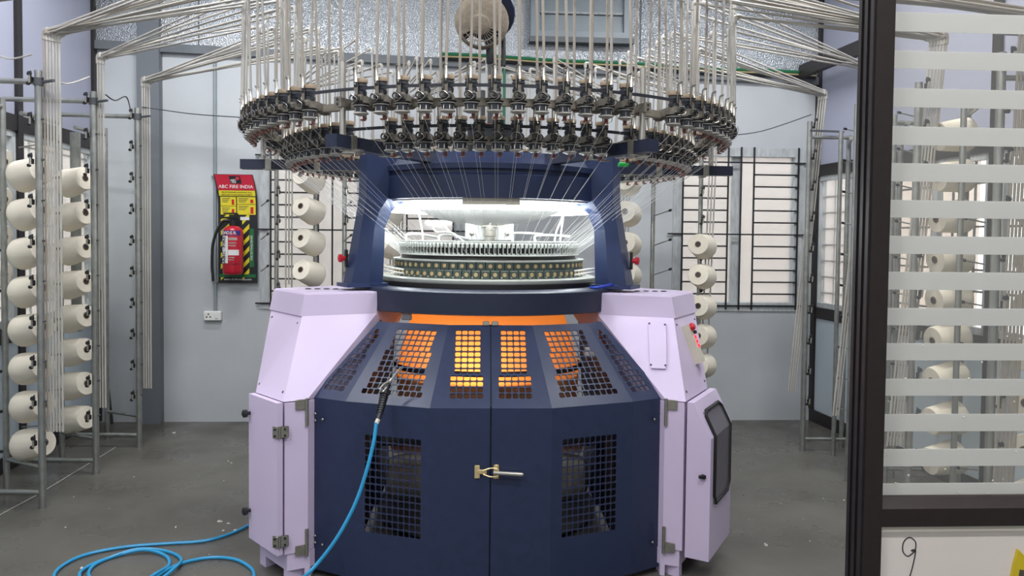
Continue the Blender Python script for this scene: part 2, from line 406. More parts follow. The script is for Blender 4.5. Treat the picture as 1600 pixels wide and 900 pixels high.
mb = MB(); mb.box((3.75, 1.5, 1.3), (0.1, 5.6, 2.6), 0.14); tag(mb.build('neighbouring_wall', mat('added_wall_brown', '6a5f55', 0.9, var=0.3, scale=2)), 'added dark brown wall that darkens the view through the striped glass', 'outer wall', kind='structure')  # invented wall, its brown stands for the darkness outside the near windows
mb = MB(); mb.box((3.4, 1.5, 2.65), (0.8, 5.6, 0.05), 0.14); tag(mb.build('added_canopy', M['trim']), 'added unseen canopy keeping it dark outside the near right windows', 'canopy', kind='structure')  # added roof, out of view, keeps daylight off the brown wall
# ceiling lamps added to light the room, out of view above the frame
for i, (x, y) in enumerate(LAMPS):
    t = thing('added_ceiling_lamp', 'added white twin tube ceiling lamp, %s from the back wall on the %s' % (['fourth', 'fourth', 'third', 'third', 'second', 'second', 'first', 'first'][i], 'left' if x < 0 else 'right'), 'lamp', (x, y, LAMP_Z), 0, 'added ceiling lamps')
    mb = MB(); mb.bevbox((0, 0, 0.05), (1.25, 0.16, 0.05), 0.008); mb.box((0.4, 0, 0.15), (0.015, 0.015, 0.16)); mb.box((-0.4, 0, 0.15), (0.015, 0.015, 0.16)); mb.build('housing', M['white'], t)
    for s in (-0.04, 0.04):
        mb = MB(); mb.tube((-0.6, s, 0.015), (0.6, s, 0.015), 0.013, 10); mb.build('fluorescent_tube', M['lamp_e'], t)
    L = bpy.data.lights.new('lamp_light', 'AREA'); L.shape = 'RECTANGLE'; L.size = 1.2; L.size_y = 0.14; L.energy = LAMP_W; L.color = (0.97, 0.98, 1.0)
    lo = obj('lamp_light', L, t, (0, 0, -0.005))

# ------------------------------------------------------------------ the circular knitting machine
AX = (-0.127, 4.22); MYAW = 0.0436
K = thing('knitting_machine', 'large navy and lavender circular knitting machine in the middle of the room', 'machine', (AX[0], AX[1], 0), MYAW)
KM = Matrix.Translation((AX[0], AX[1], 0)) @ Matrix.Rotation(MYAW, 4, 'Z')
KI = KM.inverted()
def mir(p): return (-p[0],) + tuple(p[1:])

# ---- guard doors with punched holes
def plate(name, p00, p10, p11, p01, holes, m, parent, th=0.004):
    p00, p10, p11, p01 = map(Vector, (p00, p10, p11, p01))
    u = (p10 - p00).normalized(); n = u.cross(p01 - p00).normalized(); v_ = n.cross(u)
    to2 = lambda p: ((p - p00).dot(u), (p - p00).dot(v_))
    outer = [to2(p) for p in (p00, p10, p11, p01)]
    vs = [Vector(p) for p in outer]; es = [(0, 1), (1, 2), (2, 3), (3, 0)]
    hs = holes(outer) if holes else []
    for (cx, cy, hx, hy) in hs:
        c = 0.34 * hx; o = len(vs)
        vs += [Vector((cx + a, cy + b_)) for a, b_ in ((-hx + c, -hy), (hx - c, -hy), (hx, -hy + c), (hx, hy - c), (hx - c, hy), (-hx + c, hy), (-hx, hy - c), (-hx, -hy + c))]
        es += [(o + i, o + (i + 1) % 8) for i in range(8)]
    if hs:
        V, E_, Fc, *_ = delaunay_2d_cdt(vs, es, [], 0, 1e-7)
    else:
        V, Fc = vs, [(0, 1, 2, 3)]
    def inhole(x, y):
        for (cx, cy, hx, hy) in hs:
            dx, dy = abs(x - cx), abs(y - cy)
            if dx < hx and dy < hy and dx + dy < hx + hy - 0.34 * hx: return True
        return False
    bm = bmesh.new(); bv = [bm.verts.new(p00 + u * q[0] + v_ * q[1]) for q in V]
    for t_ in Fc:
        cx = sum(V[i][0] for i in t_) / len(t_); cy = sum(V[i][1] for i in t_) / len(t_)
        if hs and inhole(cx, cy): continue
        try: bm.faces.new([bv[i] for i in t_])
        except ValueError: pass
    bmesh.ops.remove_doubles(bm, verts=bm.verts, dist=1e-6)
    bmesh.ops.recalc_face_normals(bm, faces=bm.faces)
    for f_ in bm.faces:
        f_.normal_update()
        if f_.normal.dot(n) < 0: f_.normal_flip()
    me = bpy.data.meshes.new(name); bm.to_mesh(me); bm.free(); me.materials.append(m)
    ob = obj(name, me, parent)
    md = ob.modifiers.new('thick', 'SOLIDIFY'); md.thickness = th; md.offset = -1
    return ob
def grid(pitch_u, pitch_v, hole, mL, mR, v0, rows, anchor='R', maxcols=None):
    def g(outer):
        (x0, y0), (x1, _), (x2, y2), (x3, _2) = outer; out = []
        for r in range(rows):
            vc = v0 + r * pitch_v + pitch_v / 2
            k = vc / y2
            lo, hi = x0 + (x3 - x0) * k + mL, x1 + (x2 - x1) * k - mR
            nn = int((hi - lo + 1e-6) / pitch_u)
            if maxcols: nn = min(nn, maxcols)
            st = hi - nn * pitch_u if anchor == 'R' else lo if anchor == 'L' else (lo + hi) / 2 - nn * pitch_u / 2
            for c in range(nn): out.append((st + (c + 0.5) * pitch_u, vc, hole * pitch_u / 2, hole * pitch_v / 2))
        return out
    return g
a_ = [(0.0035, -1.067), (0.253, -1.067), (0.62, -0.935), (0.786, -0.842)]
b_ = [(0.0035, -0.76), (0.19, -0.76), (0.455, -0.665), (0.52, -0.62)]
Z0, Z1, Z2 = 0.03, 0.79, 1.10
for sgn in (-1, 1):
    mb = MB()
    # inner stiffening frame is the door; the sheets are its children
    fr = [(sgn * a_[i][0], a_[i][1] + 0.02) for i in range(4)]
    for z in (Z0 + 0.03, Z1 - 0.03):
        for i in range(3): mb.tube((fr[i][0], fr[i][1], z), (fr[i + 1][0], fr[i + 1][1], z), 0.008, 4)
    mb.tube((fr[3][0], fr[3][1], Z0), (fr[3][0], fr[3][1], Z1), 0.008, 4); mb.tube((fr[0][0] + sgn * 0.012, fr[0][1], Z0), (fr[0][0] + sgn * 0.012, fr[0][1], Z1), 0.008, 4)
    door = mb.build('guard_door', M['navy'], K)
    for i in range(3):
        A0, A1 = a_[i], a_[i + 1]; B0, B1 = b_[i], b_[i + 1]
        q = [A0, A1, B1, B0]
        if sgn < 0: q = [mir(A1), mir(A0), mir(B0), mir(B1)]
        anc = 'R' if sgn > 0 else 'L'
        low = [(q[0][0], q[0][1], Z0), (q[1][0], q[1][1], Z0), (q[1][0], q[1][1], Z1), (q[0][0], q[0][1], Z1)]
        hf = None
        if i == 1:
            hf = (lambda outer, s=sgn: [((0.092 if s < 0 else 0.05) + (c + 0.5) * 0.0262, 0.205 + (r + 0.5) * 0.0302, 0.0112, 0.0128) for c in range(10) for r in range(14)])
        plate('door_panel', *low, hf, M['navy'], door)
        up = [(q[0][0], q[0][1], Z1), (q[1][0], q[1][1], Z1), (q[2][0], q[2][1], Z2), (q[3][0], q[3][1], Z2)]
        if i == 0:
            ml, mr_ = (0.075, 0.03) if sgn < 0 else (0.03, 0.075)
            def hf2(outer, s=sgn):
                out = []
                for r in range(12):
                    n_ = 5 if r < 4 else 4
                    vc = 0.045 + (r + 0.5) * 0.0298 + (0.0 if r < 4 else 0.006)
                    for c in range(n_):
                        x = 0.028 + (c + 0.5) * 0.0285
                        if n_ == 4: x += 0.012
                        out.append((outer[1][0] - x if s < 0 else x, vc, 0.0121, 0.0123))
                return out
            plate('sloping_grille', *up, hf2, M['navy'], door)
        elif i == 1:
            plate('sloping_grille', *up, grid(0.0285, 0.0298, 0.85, 0.045, 0.045, 0.045, 12, 'C'), M['navy'], door)
        else:
            plate('sloping_grille', *up, grid(0.0275, 0.0298, 0.85, 0.012, 0.03, 0.045, 12, 'C'), M['navy'], door)
    # hinges between guard and cabinet, with dome-headed bolts
    for z in (0.735, 0.165):
        h = MB(); e0, e1 = ((-0.792, -0.894), (-0.882, -0.935)) if sgn < 0 else ((0.775, -0.892), (0.853, -0.925))
        fd_ = Vector((e1[0] - e0[0], e1[1] - e0[1], 0)).normalized(); fn_ = Vector((fd_.y, -fd_.x, 0)); fn_ = fn_ if fn_.y < 0 else -fn_; pc = Vector((*e0, z)) + fn_ * 0.004; pp_ = pc + fd_ * 0.028
        h.bevbox((pp_.x, pp_.y, z + 0.035 if z > 0.5 else z - 0.03), (0.042, 0.006, 0.044), 0.002, math.atan2(fd_.y, fd_.x)); h.tube(pc + Vector((0, 0, -0.06)), pc + Vector((0, 0, 0.06)), 0.0075, 8)
        h.build('hinge', M['hinge'], door)
    for (z, dx) in ((0.72, 0.0), (0.69, 0.0), (0.70, 0.045), (0.18, 0.0), (0.15, 0.0), (0.15, 0.045)):
        p = Vector((sgn * (0.762 - dx * 0.8), -0.860 - dx * 0.55, z)); h = MB()
        h.lathe([(0.006, 0), (0.005, 0.003), (0.002, 0.005)], 8, p, align((sgn * 0.7, -0.7, 0))); h.build('bolt', M['hinge'], door)
# toggle latch across the seam
lt = MB(); lt.bevbox((-0.055, -1.073, 0.527), (0.022, 0.006, 0.055), 0.002); lt.bevbox((-0.035, -1.074, 0.527), (0.04, 0.008, 0.018), 0.002)
latch = lt.build('toggle_latch', M['brass'], K)
h = MB(); h.bevbox((0.024, -1.073, 0.527), (0.022, 0.007, 0.06), 0.003); h.build('catch_plate', M['brass'], latch)
h = MB(); h.path(smooth_path([(-0.03, -1.083, 0.535), (0.0, -1.085, 0.545), (0.03, -1.085, 0.541), (0.032, -1.085, 0.514), (0.0, -1.085, 0.51), (-0.03, -1.083, 0.52)]), 0.003, 6); h.build('wire_loop', M['brass'], latch)
h = MB(); h.tube((0.012, -1.086, 0.527), (0.13, -1.092, 0.521), 0.0085, 10); h.lathe([(0.0085, 0), (0.006, 0.006), (0.001, 0.008)], 10, (0.13, -1.092, 0.521), align((1, -0.05, -0.05))); h.build('lever', M['chrome'], latch)
h = MB(); h.bevbox((-0.02, -0.765, 1.108), (0.03, 0.01, 0.02), 0.003); h.bevbox((0.02, -0.765, 1.108), (0.03, 0.01, 0.02), 0.003); h.build('top_catch', M['chrome'], K)

# ---- lavender leg cabinets
def cab(sgn):
    X = lambda p: (sgn * -p[0] if sgn > 0 else p[0], p[1])
    lowp = [(-0.792, -0.894), (-0.882, -0.935), (-1.055, -0.735), (-0.74, -0.30), (-0.65, -0.62)]
    capb = [(-0.548, -0.505), (-0.875, -0.655), (-1.10, -0.34), (-0.80, -0.05), (-0.42, -0.30)]
    if sgn > 0:
        lowp = [(0.775, -0.892), (0.853, -0.925), (1.04, -0.62), (0.73, -0.28), (0.64, -0.62)]
        capb = [(0.532, -0.496), (0.875, -0.64), (1.065, -0.33), (0.80, -0.05), (0.42, -0.30)]
    ins = lambda poly, k, c=(0, 0): [(p[0] * k, p[1] * k) for p in poly]
    rev = (lambda l: list(reversed(l))) if sgn < 0 else (lambda l: l)
    mb = MB()
    body = ins(lowp, 0.995)
    mb.prism(rev(body), 0.125, 0.783)
    C = mb.build('leg_cabinet', M['lav'], K)
    mb = MB(); topb = ins(capb, 0.992)
    mb.loft([[(p[0], p[1], 0.787) for p in rev(lowp)], [(p[0], p[1], 1.126) for p in rev(topb)]]); U = mb.build('tapered_cover', M['lav'], C)
    mb = MB(); capt = ins(capb, 0.982)
    mb.loft([[(p[0], p[1], 1.124) for p in rev(capb)], [(p[0], p[1], 1.222) for p in rev(capt)], [(p[0], p[1], 1.230) for p in rev(ins(capt, 0.99))]]); CP = mb.build('cap_box', M['lav'], C)
    # base foot with a notch
    c0, c1 = Vector((*lowp[1], 0)), Vector((*lowp[2], 0)); fi = Vector((*lowp[0], 0)); bk = Vector((*lowp[3], 0)); bk2 = Vector((*lowp[4], 0))
    mb = MB()
    foot = [(p[0] * 0.985, p[1] * 0.985) for p in lowp]
    mb.prism(rev(foot), 0.05, 0.122)
    q = Vector((*foot[1], 0)); e = (Vector((*foot[2], 0)) - q); e2 = Vector((*foot[0], 0)) - q
    for o_, k in ((0.0, 0.12), (0.78, 0.22)):
        A_ = q + e * o_; B_ = q + e * (o_ + k); inn = (Vector((0, 0, 0)) - q).normalized() * 0.12
        mb.loft([[(p.x, p.y, z) for p in ((A_, B_, B_ + inn, A_ + inn) if sgn > 0 else (A_ + inn, B_ + inn, B_, A_))] for z in (0.0, 0.05)])
    A_ = q + e2 * 0.75; B_ = q + e2
    mb.loft([[(p.x, p.y, z) for p in ((A_, B_, B_ + Vector((0, .1, 0)), A_ + Vector((0, .1, 0))))] for z in (0.0, 0.05)])
    mb.build('foot', M['lav'], C)
    n2 = Vector((-e.y, e.x, 0)).normalized()
    if n2.dot(q) < 0: n2 = -n2
    ed = e.normalized(); Lw = e.length
    R3 = Matrix((ed, -n2 if sgn > 0 else n2, Vector((0, 0, 1)))).transposed()
    # small screws on the tapered cover
    scr = [(0.08, 0.1), (0.08, 0.9), (0.92, 0.1), (0.92, 0.9)]
    t0, t1 = Vector((*topb[1], 1.126)), Vector((*topb[2], 1.126)); l0, l1 = Vector((*lowp[1], 0.787)), Vector((*lowp[2], 0.787))
    nn = (l1 - l0).cross(t0 - l0).normalized(); nn = nn if nn.dot(q) > 0 else -nn
    for a, k in scr:
        p = (l0.lerp(l1, a)).lerp(t0.lerp(t1, a), k)
        h = MB(); h.lathe([(0.006, 0), (0.006, 0.002), (0.002, 0.004)], 8, p, align(nn)); h.build('screw', M['rubber'], U)
    return dict(C=C, U=U, CP=CP, q=Vector((*lowp[1], 0)), ed=ed, n=n2, L=Lw, fl=Vector((*lowp[0], 0)), t0=t0, t1=t1, l0=l0, l1=l1, nn=nn, capt=capt, topi=Vector((*topb[0], 1.126)))
CL = cab(-1); CR = cab(1)
# left door on the end face
q, ed, n2 = CL['q'], CL['ed'], CL['n']
def endbox(mb, cb, s0, s1, d0, d1, z0, z1):
    c = cb['q'] + cb['ed'] * ((s0 + s1) / 2) + cb['n'] * ((d0 + d1) / 2)
    return mb.box((c.x, c.y, (z0 + z1) / 2), (s1 - s0, d1 - d0, z1 - z0), math.atan2(cb['ed'].y, cb['ed'].x))
mb = MB(); endbox(mb, CL, -0.003, CL['L'] + 0.01, 0.004, 0.030, 0.13, 0.785); DL = mb.build('cabinet_door', M['lav'], CL['C'])
for z in (0.66, 0.19):
    c = CL['q'] + Vector((-0.006, -0.008, 0)); h = MB()
    h.bevbox((c.x - 0.022, c.y - 0.012, z), (0.03, 0.005, 0.05), 0.002, -0.4); h.bevbox((c.x + 0.014, c.y - 0.002, z), (0.034, 0.005, 0.05), 0.002, 0.3)
    h.tube((c.x - 0.004, c.y - 0.012, z - 0.026), (c.x - 0.004, c.y - 0.012, z + 0.026), 0.0055, 8); hg = h.build('hinge', M['hinge'], CL['C'])
    for dx, dz in ((-0.024, 0.014), (-0.024, -0.014), (0.017, 0.014), (0.017, -0.014)):
        h = MB(); h.lathe([(0.0055, 0), (0.0045, 0.003)], 8, (c.x + dx, c.y - 0.010 + (0.003 if dx > 0 else -0.006), z + dz), align((0, -1, 0))); h.build('screw', M['black'], hg)
for z in (0.70, 0.26):
    p = CL['q'] + CL['ed'] * (CL['L'] * 0.985) + CL['n'] * 0.03 + Vector((0, 0, z)); h = MB()
    h.lathe([(0.008, 0), (0.008, 0.012), (0.017, 0.016), (0.018, 0.03), (0.013, 0.034)], 12, p, align(CL['n'])); h.build('knob', M['black'], DL)
# right door: box with chamfered top and bent smoked window
def rd(s, d, z): p = CR['q'] + CR['ed'] * s + CR['n'] * d; return (p.x, p.y, z)
prof = [(0.006, 0.10), (0.112, 0.10), (0.112, 0.635), (0.035, 0.785), (0.006, 0.785)]
S0, S1 = 0.004, CR['L'] + 0.03
mb = MB(); mb.loft([[rd(s, *p) for p in prof] for s in (S0, S1)]); DR = mb.build('cabinet_door', M['lav'], CR['C'])
mb = MB()
wp = [(0.1165, 0.335), (0.1165, 0.635), (0.066, 0.735)]
mb.loft([[rd(s, d - 0.008, z) for d, z in wp] + [rd(s, d, z) for d, z in reversed(wp)] for s in (0.06, S1 - 0.05)]); mb.build('smoked_window', M['smoke'], DR)
mb = MB(); s0, s1 = 0.06, S1 - 0.05
loop = [rd(s0 + 0.03, 0.117, 0.335), rd(s1 - 0.03, 0.117, 0.335), rd(s1, 0.117, 0.375), rd(s1, 0.117, 0.637), rd(s1, 0.075, 0.72), rd(s1 - 0.03, 0.066, 0.74), rd(s0 + 0.03, 0.066, 0.74), rd(s0, 0.075, 0.72), rd(s0, 0.117, 0.637), rd(s0, 0.117, 0.375)]
mb.path(loop, 0.008, 8, closed=True); mb.build('rubber_seal', M['black'], DR)
p = Vector(rd(S0, 0.078, 0.47)); h = MB(); h.bevbox((p.x - 0.002, p.y - 0.006, p.z), (0.034, 0.014, 0.016), 0.003, 0.3); h.lathe([(0.011, 0), (0.009, 0.014)], 10, (p.x, p.y - 0.004, p.z), align((0.2, -1, 0))); h.build('twist_lock', M['black'], DR)
# screwed cover plate on the right front, and control box on the right end
fA = lambda a, k: (CR['l0'].lerp(CR['fl'] + Vector((0, 0, 0.787)), a)).lerp(CR['t0'].lerp(CR['topi'], a), k)
fn = (fA(1, 0) - fA(0, 0)).cross(fA(0, 1) - fA(0, 0)).normalized(); fn = fn if fn.y < 0 else -fn
P4 = [fA(0.42, 0.40) + Vector((0.012, 0, 0)), fA(0.11, 0.42), fA(0.08, 0.93), fA(0.345, 0.935)]
def onface(px, py):
    o_ = KI @ Vector((0, 0, EYE)); d_ = KI.to_3x3() @ ray(px, py)
    return o_ + d_ * ((fA(0, 0.5) - o_).dot(fn) / d_.dot(fn))
P4 = [onface(1016, 577), onface(1042, 578), onface(1041, 505), onface(1013, 503)]
mb = MB(); cc = sum(P4, Vector()) / 4
ringp = []
for i in range(4):
    pc = P4[i]; ringp += [pc.lerp(P4[i - 1], 0.08), pc.lerp(P4[(i + 1) % 4], 0.08)]
mb.loft([[p + fn * 0.001 for p in ringp], [p + fn * 0.012 for p in ringp]]); cvp = mb.build('cover_plate', M['lav'], CR['U'])
for p in P4:
    h = MB(); h.lathe([(0.005, 0), (0.005, 0.002), (0.002, 0.004)], 8, p.lerp(cc, 0.13) + fn * 0.012, align(fn)); h.build('screw', M['rubber'], cvp)
gA = lambda a, k: (CR['l0'].lerp(CR['l1'], a)).lerp(CR['t0'].lerp(CR['t1'], a), k)
gn = CR['nn']; gx = (gA(1, .5) - gA(0, .5)).normalized(); gz = gn.cross(gx).normalized(); gz = gz if gz.z > 0 else -gz
GM = Matrix((gx, -gn if False else gx.cross(gz) * -1, gz)).transposed()
def gbox(mb, c, d): return mb.box(c, d, mtx=Matrix((gx, gn, gz)).transposed())
gc = gA(0.52, 0.60)
mb = MB(); gbox(mb, gc + gn * 0.018, (0.062, 0.036, 0.19)); CB = mb.build('control_box', M['beige'], CR['U'])
mb = MB(); mb.lathe([(0.018, 0), (0.018, 0.012), (0.012, 0.02)], 12, gc + gz * 0.078 + gn * 0.036, align(gn)); mb.build('stop_button', M['redbright'], CB)
for k in range(3):
    mb = MB(); gbox(mb, gc + gz * (0.028 - 0.022 * k) + gn * 0.0375 + gx * 0.012, (0.022, 0.003, 0.014)); mb.build('red_indicator', M['digit'], CB)
mb = MB(); mb.lathe([(0.009, 0), (0.008, 0.012)], 10, gc + gz * 0.05 + gx * 0.02 + gn * 0.036, align(gn)); mb.build('push_button', M['black'], CB)
# black dots / caps on the cap boxes
for cb, s in ((CL, -1), (CR, 1)):
    cx = sum(p[0] for p in cb['capt'][:3]) / 3; cy = sum(p[1] for p in cb['capt'][:3]) / 3
    for k in range(4):
        h = MB(); h.lathe([(0.016, 0), (0.016, 0.004), (0.01, 0.006)], 10, (cx + s * (-0.06 + 0.045 * k), cy + 0.12, 1.228)); h.build('rubber_plug', M['black'], cb['CP'])
# rear leg
mb = MB(); mb.loft([[(x, y, z) for x, y in ((-0.22, 0.45), (0.22, 0.45), (0.22, yy), (-0.22, yy))] for z, yy in ((0, 1.1), (0.785, 1.08), (1.13, 0.85), (1.23, 0.85))]); mb.build('leg_cabinet', M['lav'], K)

# ---- table, bed and knitting head
mb = MB(); mb.lathe([(0.30, 1.135), (0.72, 1.135), (0.74, 1.14), (0.74, 1.240), (0.73, 1.248), (0.30, 1.248), (0.30, 1.135)], 72, cap=False); TB = mb.build('machine_table', M['navy_d'], K)
mb = MB(); mb.lathe([(0.40, 1.248), (0.60, 1.248), (0.60, 1.272), (0.40, 1.272)], 72, cap=False); mb.build('bed_ring', M['blackring'], K)
mb = MB(); mb.lathe([(0.38, 1.272), (0.578, 1.272), (0.58, 1.276), (0.58, 1.288), (0.56, 1.293), (0.38, 1.293)], 72, cap=False); mb.build('bed_plate', M['ringw'], K)
mb = MB(); mb.lathe([(0.37, 1.29), (0.492, 1.29), (0.492, 1.375), (0.37, 1.375)], 72, cap=False); mb.build('cam_carrier', M['blackring'], K)
mb = MB(); mb.lathe([(0.37, 1.375), (0.518, 1.375), (0.520, 1.377), (0.520, 1.383), (0.37, 1.386)], 72, cap=False); mb.build('cam_cover_ring', M['ringw'], K)
mb = MB(); mb.lathe([(0.37, 1.386), (0.475, 1.386), (0.470, 1.405), (0.455, 1.415), (0.455, 1.47), (0.37, 1.47)], 72, cap=False); mb.build('sinker_ring', M['blackring'], K)
mb = MB(); mb.lathe([(0.43, 1.462), (0.484, 1.462), (0.485, 1.475), (0.43, 1.477), (0.43, 1.462)], 72, cap=False); mb.build('yarn_guide_ring', M['ringw'], K)
mb = MB(); mb.lathe([(0.45, 1.404), (0.490, 1.404), (0.492, 1.410), (0.45, 1.412), (0.45, 1.404)], 72, cap=False); mb.build('lower_guide_ring', M['white'], K)
# cam blocks in two staggered rows with brass studs
NB = 70
blk = MB(); blk.bevbox((0, 0.010, 0.0205), (0.0435, 0.03, 0.041), 0.002); blk_me = blk.mesh('cam_block', M['cam'])
st = MB(); st.lathe([(0.010, 0), (0.010, 0.003), (0.0065, 0.0035), (0.006, 0.001), (0.001, 0.001)], 12, (0.0, -0.005, 0.021), align((0, -1, 0))); st_me = st.mesh('brass_stud', M['brass'])
pn = MB(); pn.tube((-0.016, -0.004, 0.008), (-0.016, -0.017, 0.008), 0.0035, 8); pn.lathe([(0.005, 0), (0.005, 0.005)], 8, (-0.016, -0.013, 0.008), align((0, -1, 0))); pn_me = pn.mesh('adjuster_pin', M['chrome'])
for i in range(NB):
    al = 2 * PI * i / NB; al = (al + PI) % (2 * PI) - PI
    if abs(al) > rad(112): continue
    for row in (0, 1):
        aa = al + (PI / NB if row == 0 else 0)
        o = obj('cam_block', blk_me, K, ((0.507 + (0.006 if row == 0 else 0)) * math.sin(aa), -(0.507 + (0.006 if row == 0 else 0)) * math.cos(aa), 1.2935 + row * 0.0412), (0, 0, aa))
        obj('brass_stud', st_me, o)
        if row == 0: obj('adjuster_pin', pn_me, o)
# yarn guides
NG = 134
gd = MB(); gd.bevbox((0, 0, 0.030), (0.0145, 0.012, 0.022), 0.002); gd.box((-0.005, 0.002, 0.006), (0.004, 0.01, 0.03)); gd.torus((0, -0.007, 0.032), 0.004, 0.0014, 8, 4, align((0, -1, 0)))
gd.box((0.001, 0.0, -0.012), (0.012, 0.014, 0.008)); gd_me = gd.mesh('yarn_guide', M['ringw'])
for i in range(NG):
    al = 2 * PI * i / NG; al = (al + PI) % (2 * PI) - PI
    if abs(al) > rad(112): continue
    obj('yarn_guide', gd_me, K, (0.482 * math.sin(al), -0.482 * math.cos(al), 1.425), (0, 0, al))
# posts
def post(ang):
    c, s = math.cos(ang), math.sin(ang)
    def ring(r0, r1, w0, w1, z):
        o = []
        for rr, ww in ((r0, -w0), (r0 + 0.0, w0), ((r0 + r1) / 2, w1), (r1, w1 * 0.75), (r1, -w1 * 0.75), ((r0 + r1) / 2, -w1)):
            o.append((c * rr - s * ww, s * rr + c * ww, z))
        return o
    mb = MB(); mb.loft([ring(0.645, 0.815, 0.05, 0.075, 1.245), ring(0.64, 0.785, 0.05, 0.07, 1.40), ring(0.635, 0.76, 0.05, 0.066, 1.54), ring(0.60, 0.745, 0.05, 0.066, 1.62), ring(0.52, 0.735, 0.055, 0.066, 1.685), ring(0.50, 0.73, 0.055, 0.066, 1.90)])
    P_ = mb.build('machine_post', M['navy_l'], K)
    mb = MB(); mb.loft([ring(0.625, 0.84, 0.07, 0.098, 1.246), ring(0.625, 0.84, 0.07, 0.098, 1.264)]); mb.build('post_flange', M['navy_l'], P_)
    return P_
P1, P2, P3 = post(rad(210)), post(rad(330)), post(rad(90))
for P_, sg in ((P1, -1), (P2, 1)):
    mb = MB(); mb.bevbox((sg * 0.715, -0.37, 1.385), (0.012, 0.022, 0.09), 0.003, sg * -0.5); mb.build('switch_plate', M['black'], P_)
    mb = MB(); mb.lathe([(0.012, 0), (0.012, 0.014), (0.020, 0.016), (0.020, 0.03), (0.012, 0.034)], 12, (sg * 0.72, -0.375, 1.385), align((sg * 0.9, -0.45, 0))); mb.build('stop_button', M['redbright'], P_)
# housing ring under the feeders
mb = MB(); mb.lathe([(0.50, 1.70), (0.60, 1.680), (0.622, 1.682), (0.625, 1.79), (0.615, 1.80), (0.615, 1.815), (0.632, 1.82), (0.634, 1.845), (0.62, 1.85), (0.56, 1.905), (0.30, 1.915), (0.12, 1.915), (0.12, 1.72), (0.50, 1.70)], 84, cap=False); mb.build('top_housing', M['navy'], K)
# LED ring lamp: white reflector, tubes, driver box
mb = MB(); mb.lathe([(0.30, 1.672), (0.60, 1.672), (0.60, 1.680), (0.30, 1.690)], 72, cap=False); LR = mb.build('ring_lamp', M['white'], K)
for a0, a1 in ((-150, -103), (-77, -30), (-20, 60), (70, 110), (120, 200), (-103, -77)):
    mb = MB(); z_, r_ = (1.640, 0.56)
    mb.path([(r_ * math.cos(rad(a0 + (a1 - a0) * k / 14)), r_ * math.sin(rad(a0 + (a1 - a0) * k / 14)), z_) for k in range(15)], 0.011, 8); mb.build('led_strip', M['led'], LR)
mb = MB()
arc = [rad(-103 + 26 * k / 10) for k in range(11)]
mb.loft([[(r * math.cos(a), r * math.sin(a), z) for a in arc] + [(r2 * math.cos(a), r2 * math.sin(a), z) for a in reversed(arc)] for z, r, r2 in ((1.650, 0.604, 0.575), (1.681, 0.604, 0.575))]); mb.build('driver_box', M['beige'], LR)
# white conical centre with drive boss
mb = MB(); mb.lathe([(0.50, 1.67), (0.40, 1.645), (0.30, 1.60), (0.14, 1.565), (0.13, 1.56), (0.0, 1.56)], 60, cap=False); mb.build('centre_cone', M['white'], K)
mb = MB(); mb.bevbox((0, 0, 1.525), (0.26, 0.22, 0.105), 0.01); CBX = mb.build('centre_gearbox', M['white'], K)
mb = MB(); mb.lathe([(0.028, 1.475), (0.028, 1.50), (0.034, 1.503), (0.034, 1.53), (0.026, 1.533), (0.026, 1.56)], 16, (0, -0.15, 0)); mb.bevbox((0, -0.13, 1.555), (0.09, 0.07, 0.012), 0.003); mb.build('chrome_boss', M['chrome'], CBX)
for sg in (-1, 1):
    h = MB(); h.lathe([(0.012, 0), (0.012, 0.008), (0.004, 0.01)], 8, (sg * 0.095, -0.112, 1.515), align((0, -1, 0))); h.build('wing_screw', M['hinge'], CBX)
for (x0, x1, z) in ((-0.43, -0.28, 1.505), (-0.26, -0.12, 1.50), (0.12, 0.28, 1.515), (0.24, 0.43, 1.505)):
    mb = MB(); mb.path(smooth_path([(x0, -0.22, 1.47), (x0, -0.22, z), (x0 * 0.6 + x1 * 0.4, -0.2, z + 0.005), (x1, -0.12, z - 0.012 if abs(x1) < abs(x0) else z)]), 0.007, 8); mb.build('oil_pipe', M['white'], K)
for pts in (((-0.34, -0.3, 1.47), (-0.345, -0.3, 1.53), (-0.36, -0.28, 1.60), (-0.37, -0.25, 1.66)), ((0.33, -0.3, 1.47), (0.34, -0.3, 1.53), (0.37, -0.28, 1.60), (0.38, -0.25, 1.66)), ((0.36, -0.3, 1.47), (0.365, -0.3, 1.53), (0.375, -0.28, 1.60), (0.38, -0.25, 1.66)),
            ((-0.13, -0.25, 1.47), (-0.2, -0.25, 1.52), (-0.28, -0.25, 1.525), (-0.29, -0.24, 1.57), (-0.25, -0.23, 1.56), (-0.17, -0.22, 1.49)), ((0.0, -0.16, 1.565), (0.03, -0.19, 1.60), (0.06, -0.2, 1.61), (0.12, -0.25, 1.655))):
    mb = MB(); mb.path(smooth_path(pts), 0.005, 6); mb.build('white_cable', M['white'], K)
for sg in (-1, 1):
    for k in (0, 1):
        mb = MB(); mb.path(smooth_path([(sg * 0.43, -0.27, 1.305 + 0.02 * k), (sg * 0.52, -0.31, 1.322 + 0.018 * k), (sg * 0.60, -0.25, 1.318 + 0.02 * k), (sg * 0.7, -0.1, 1.30)]), 0.005, 6); mb.build('oil_hose', M['white'], K)
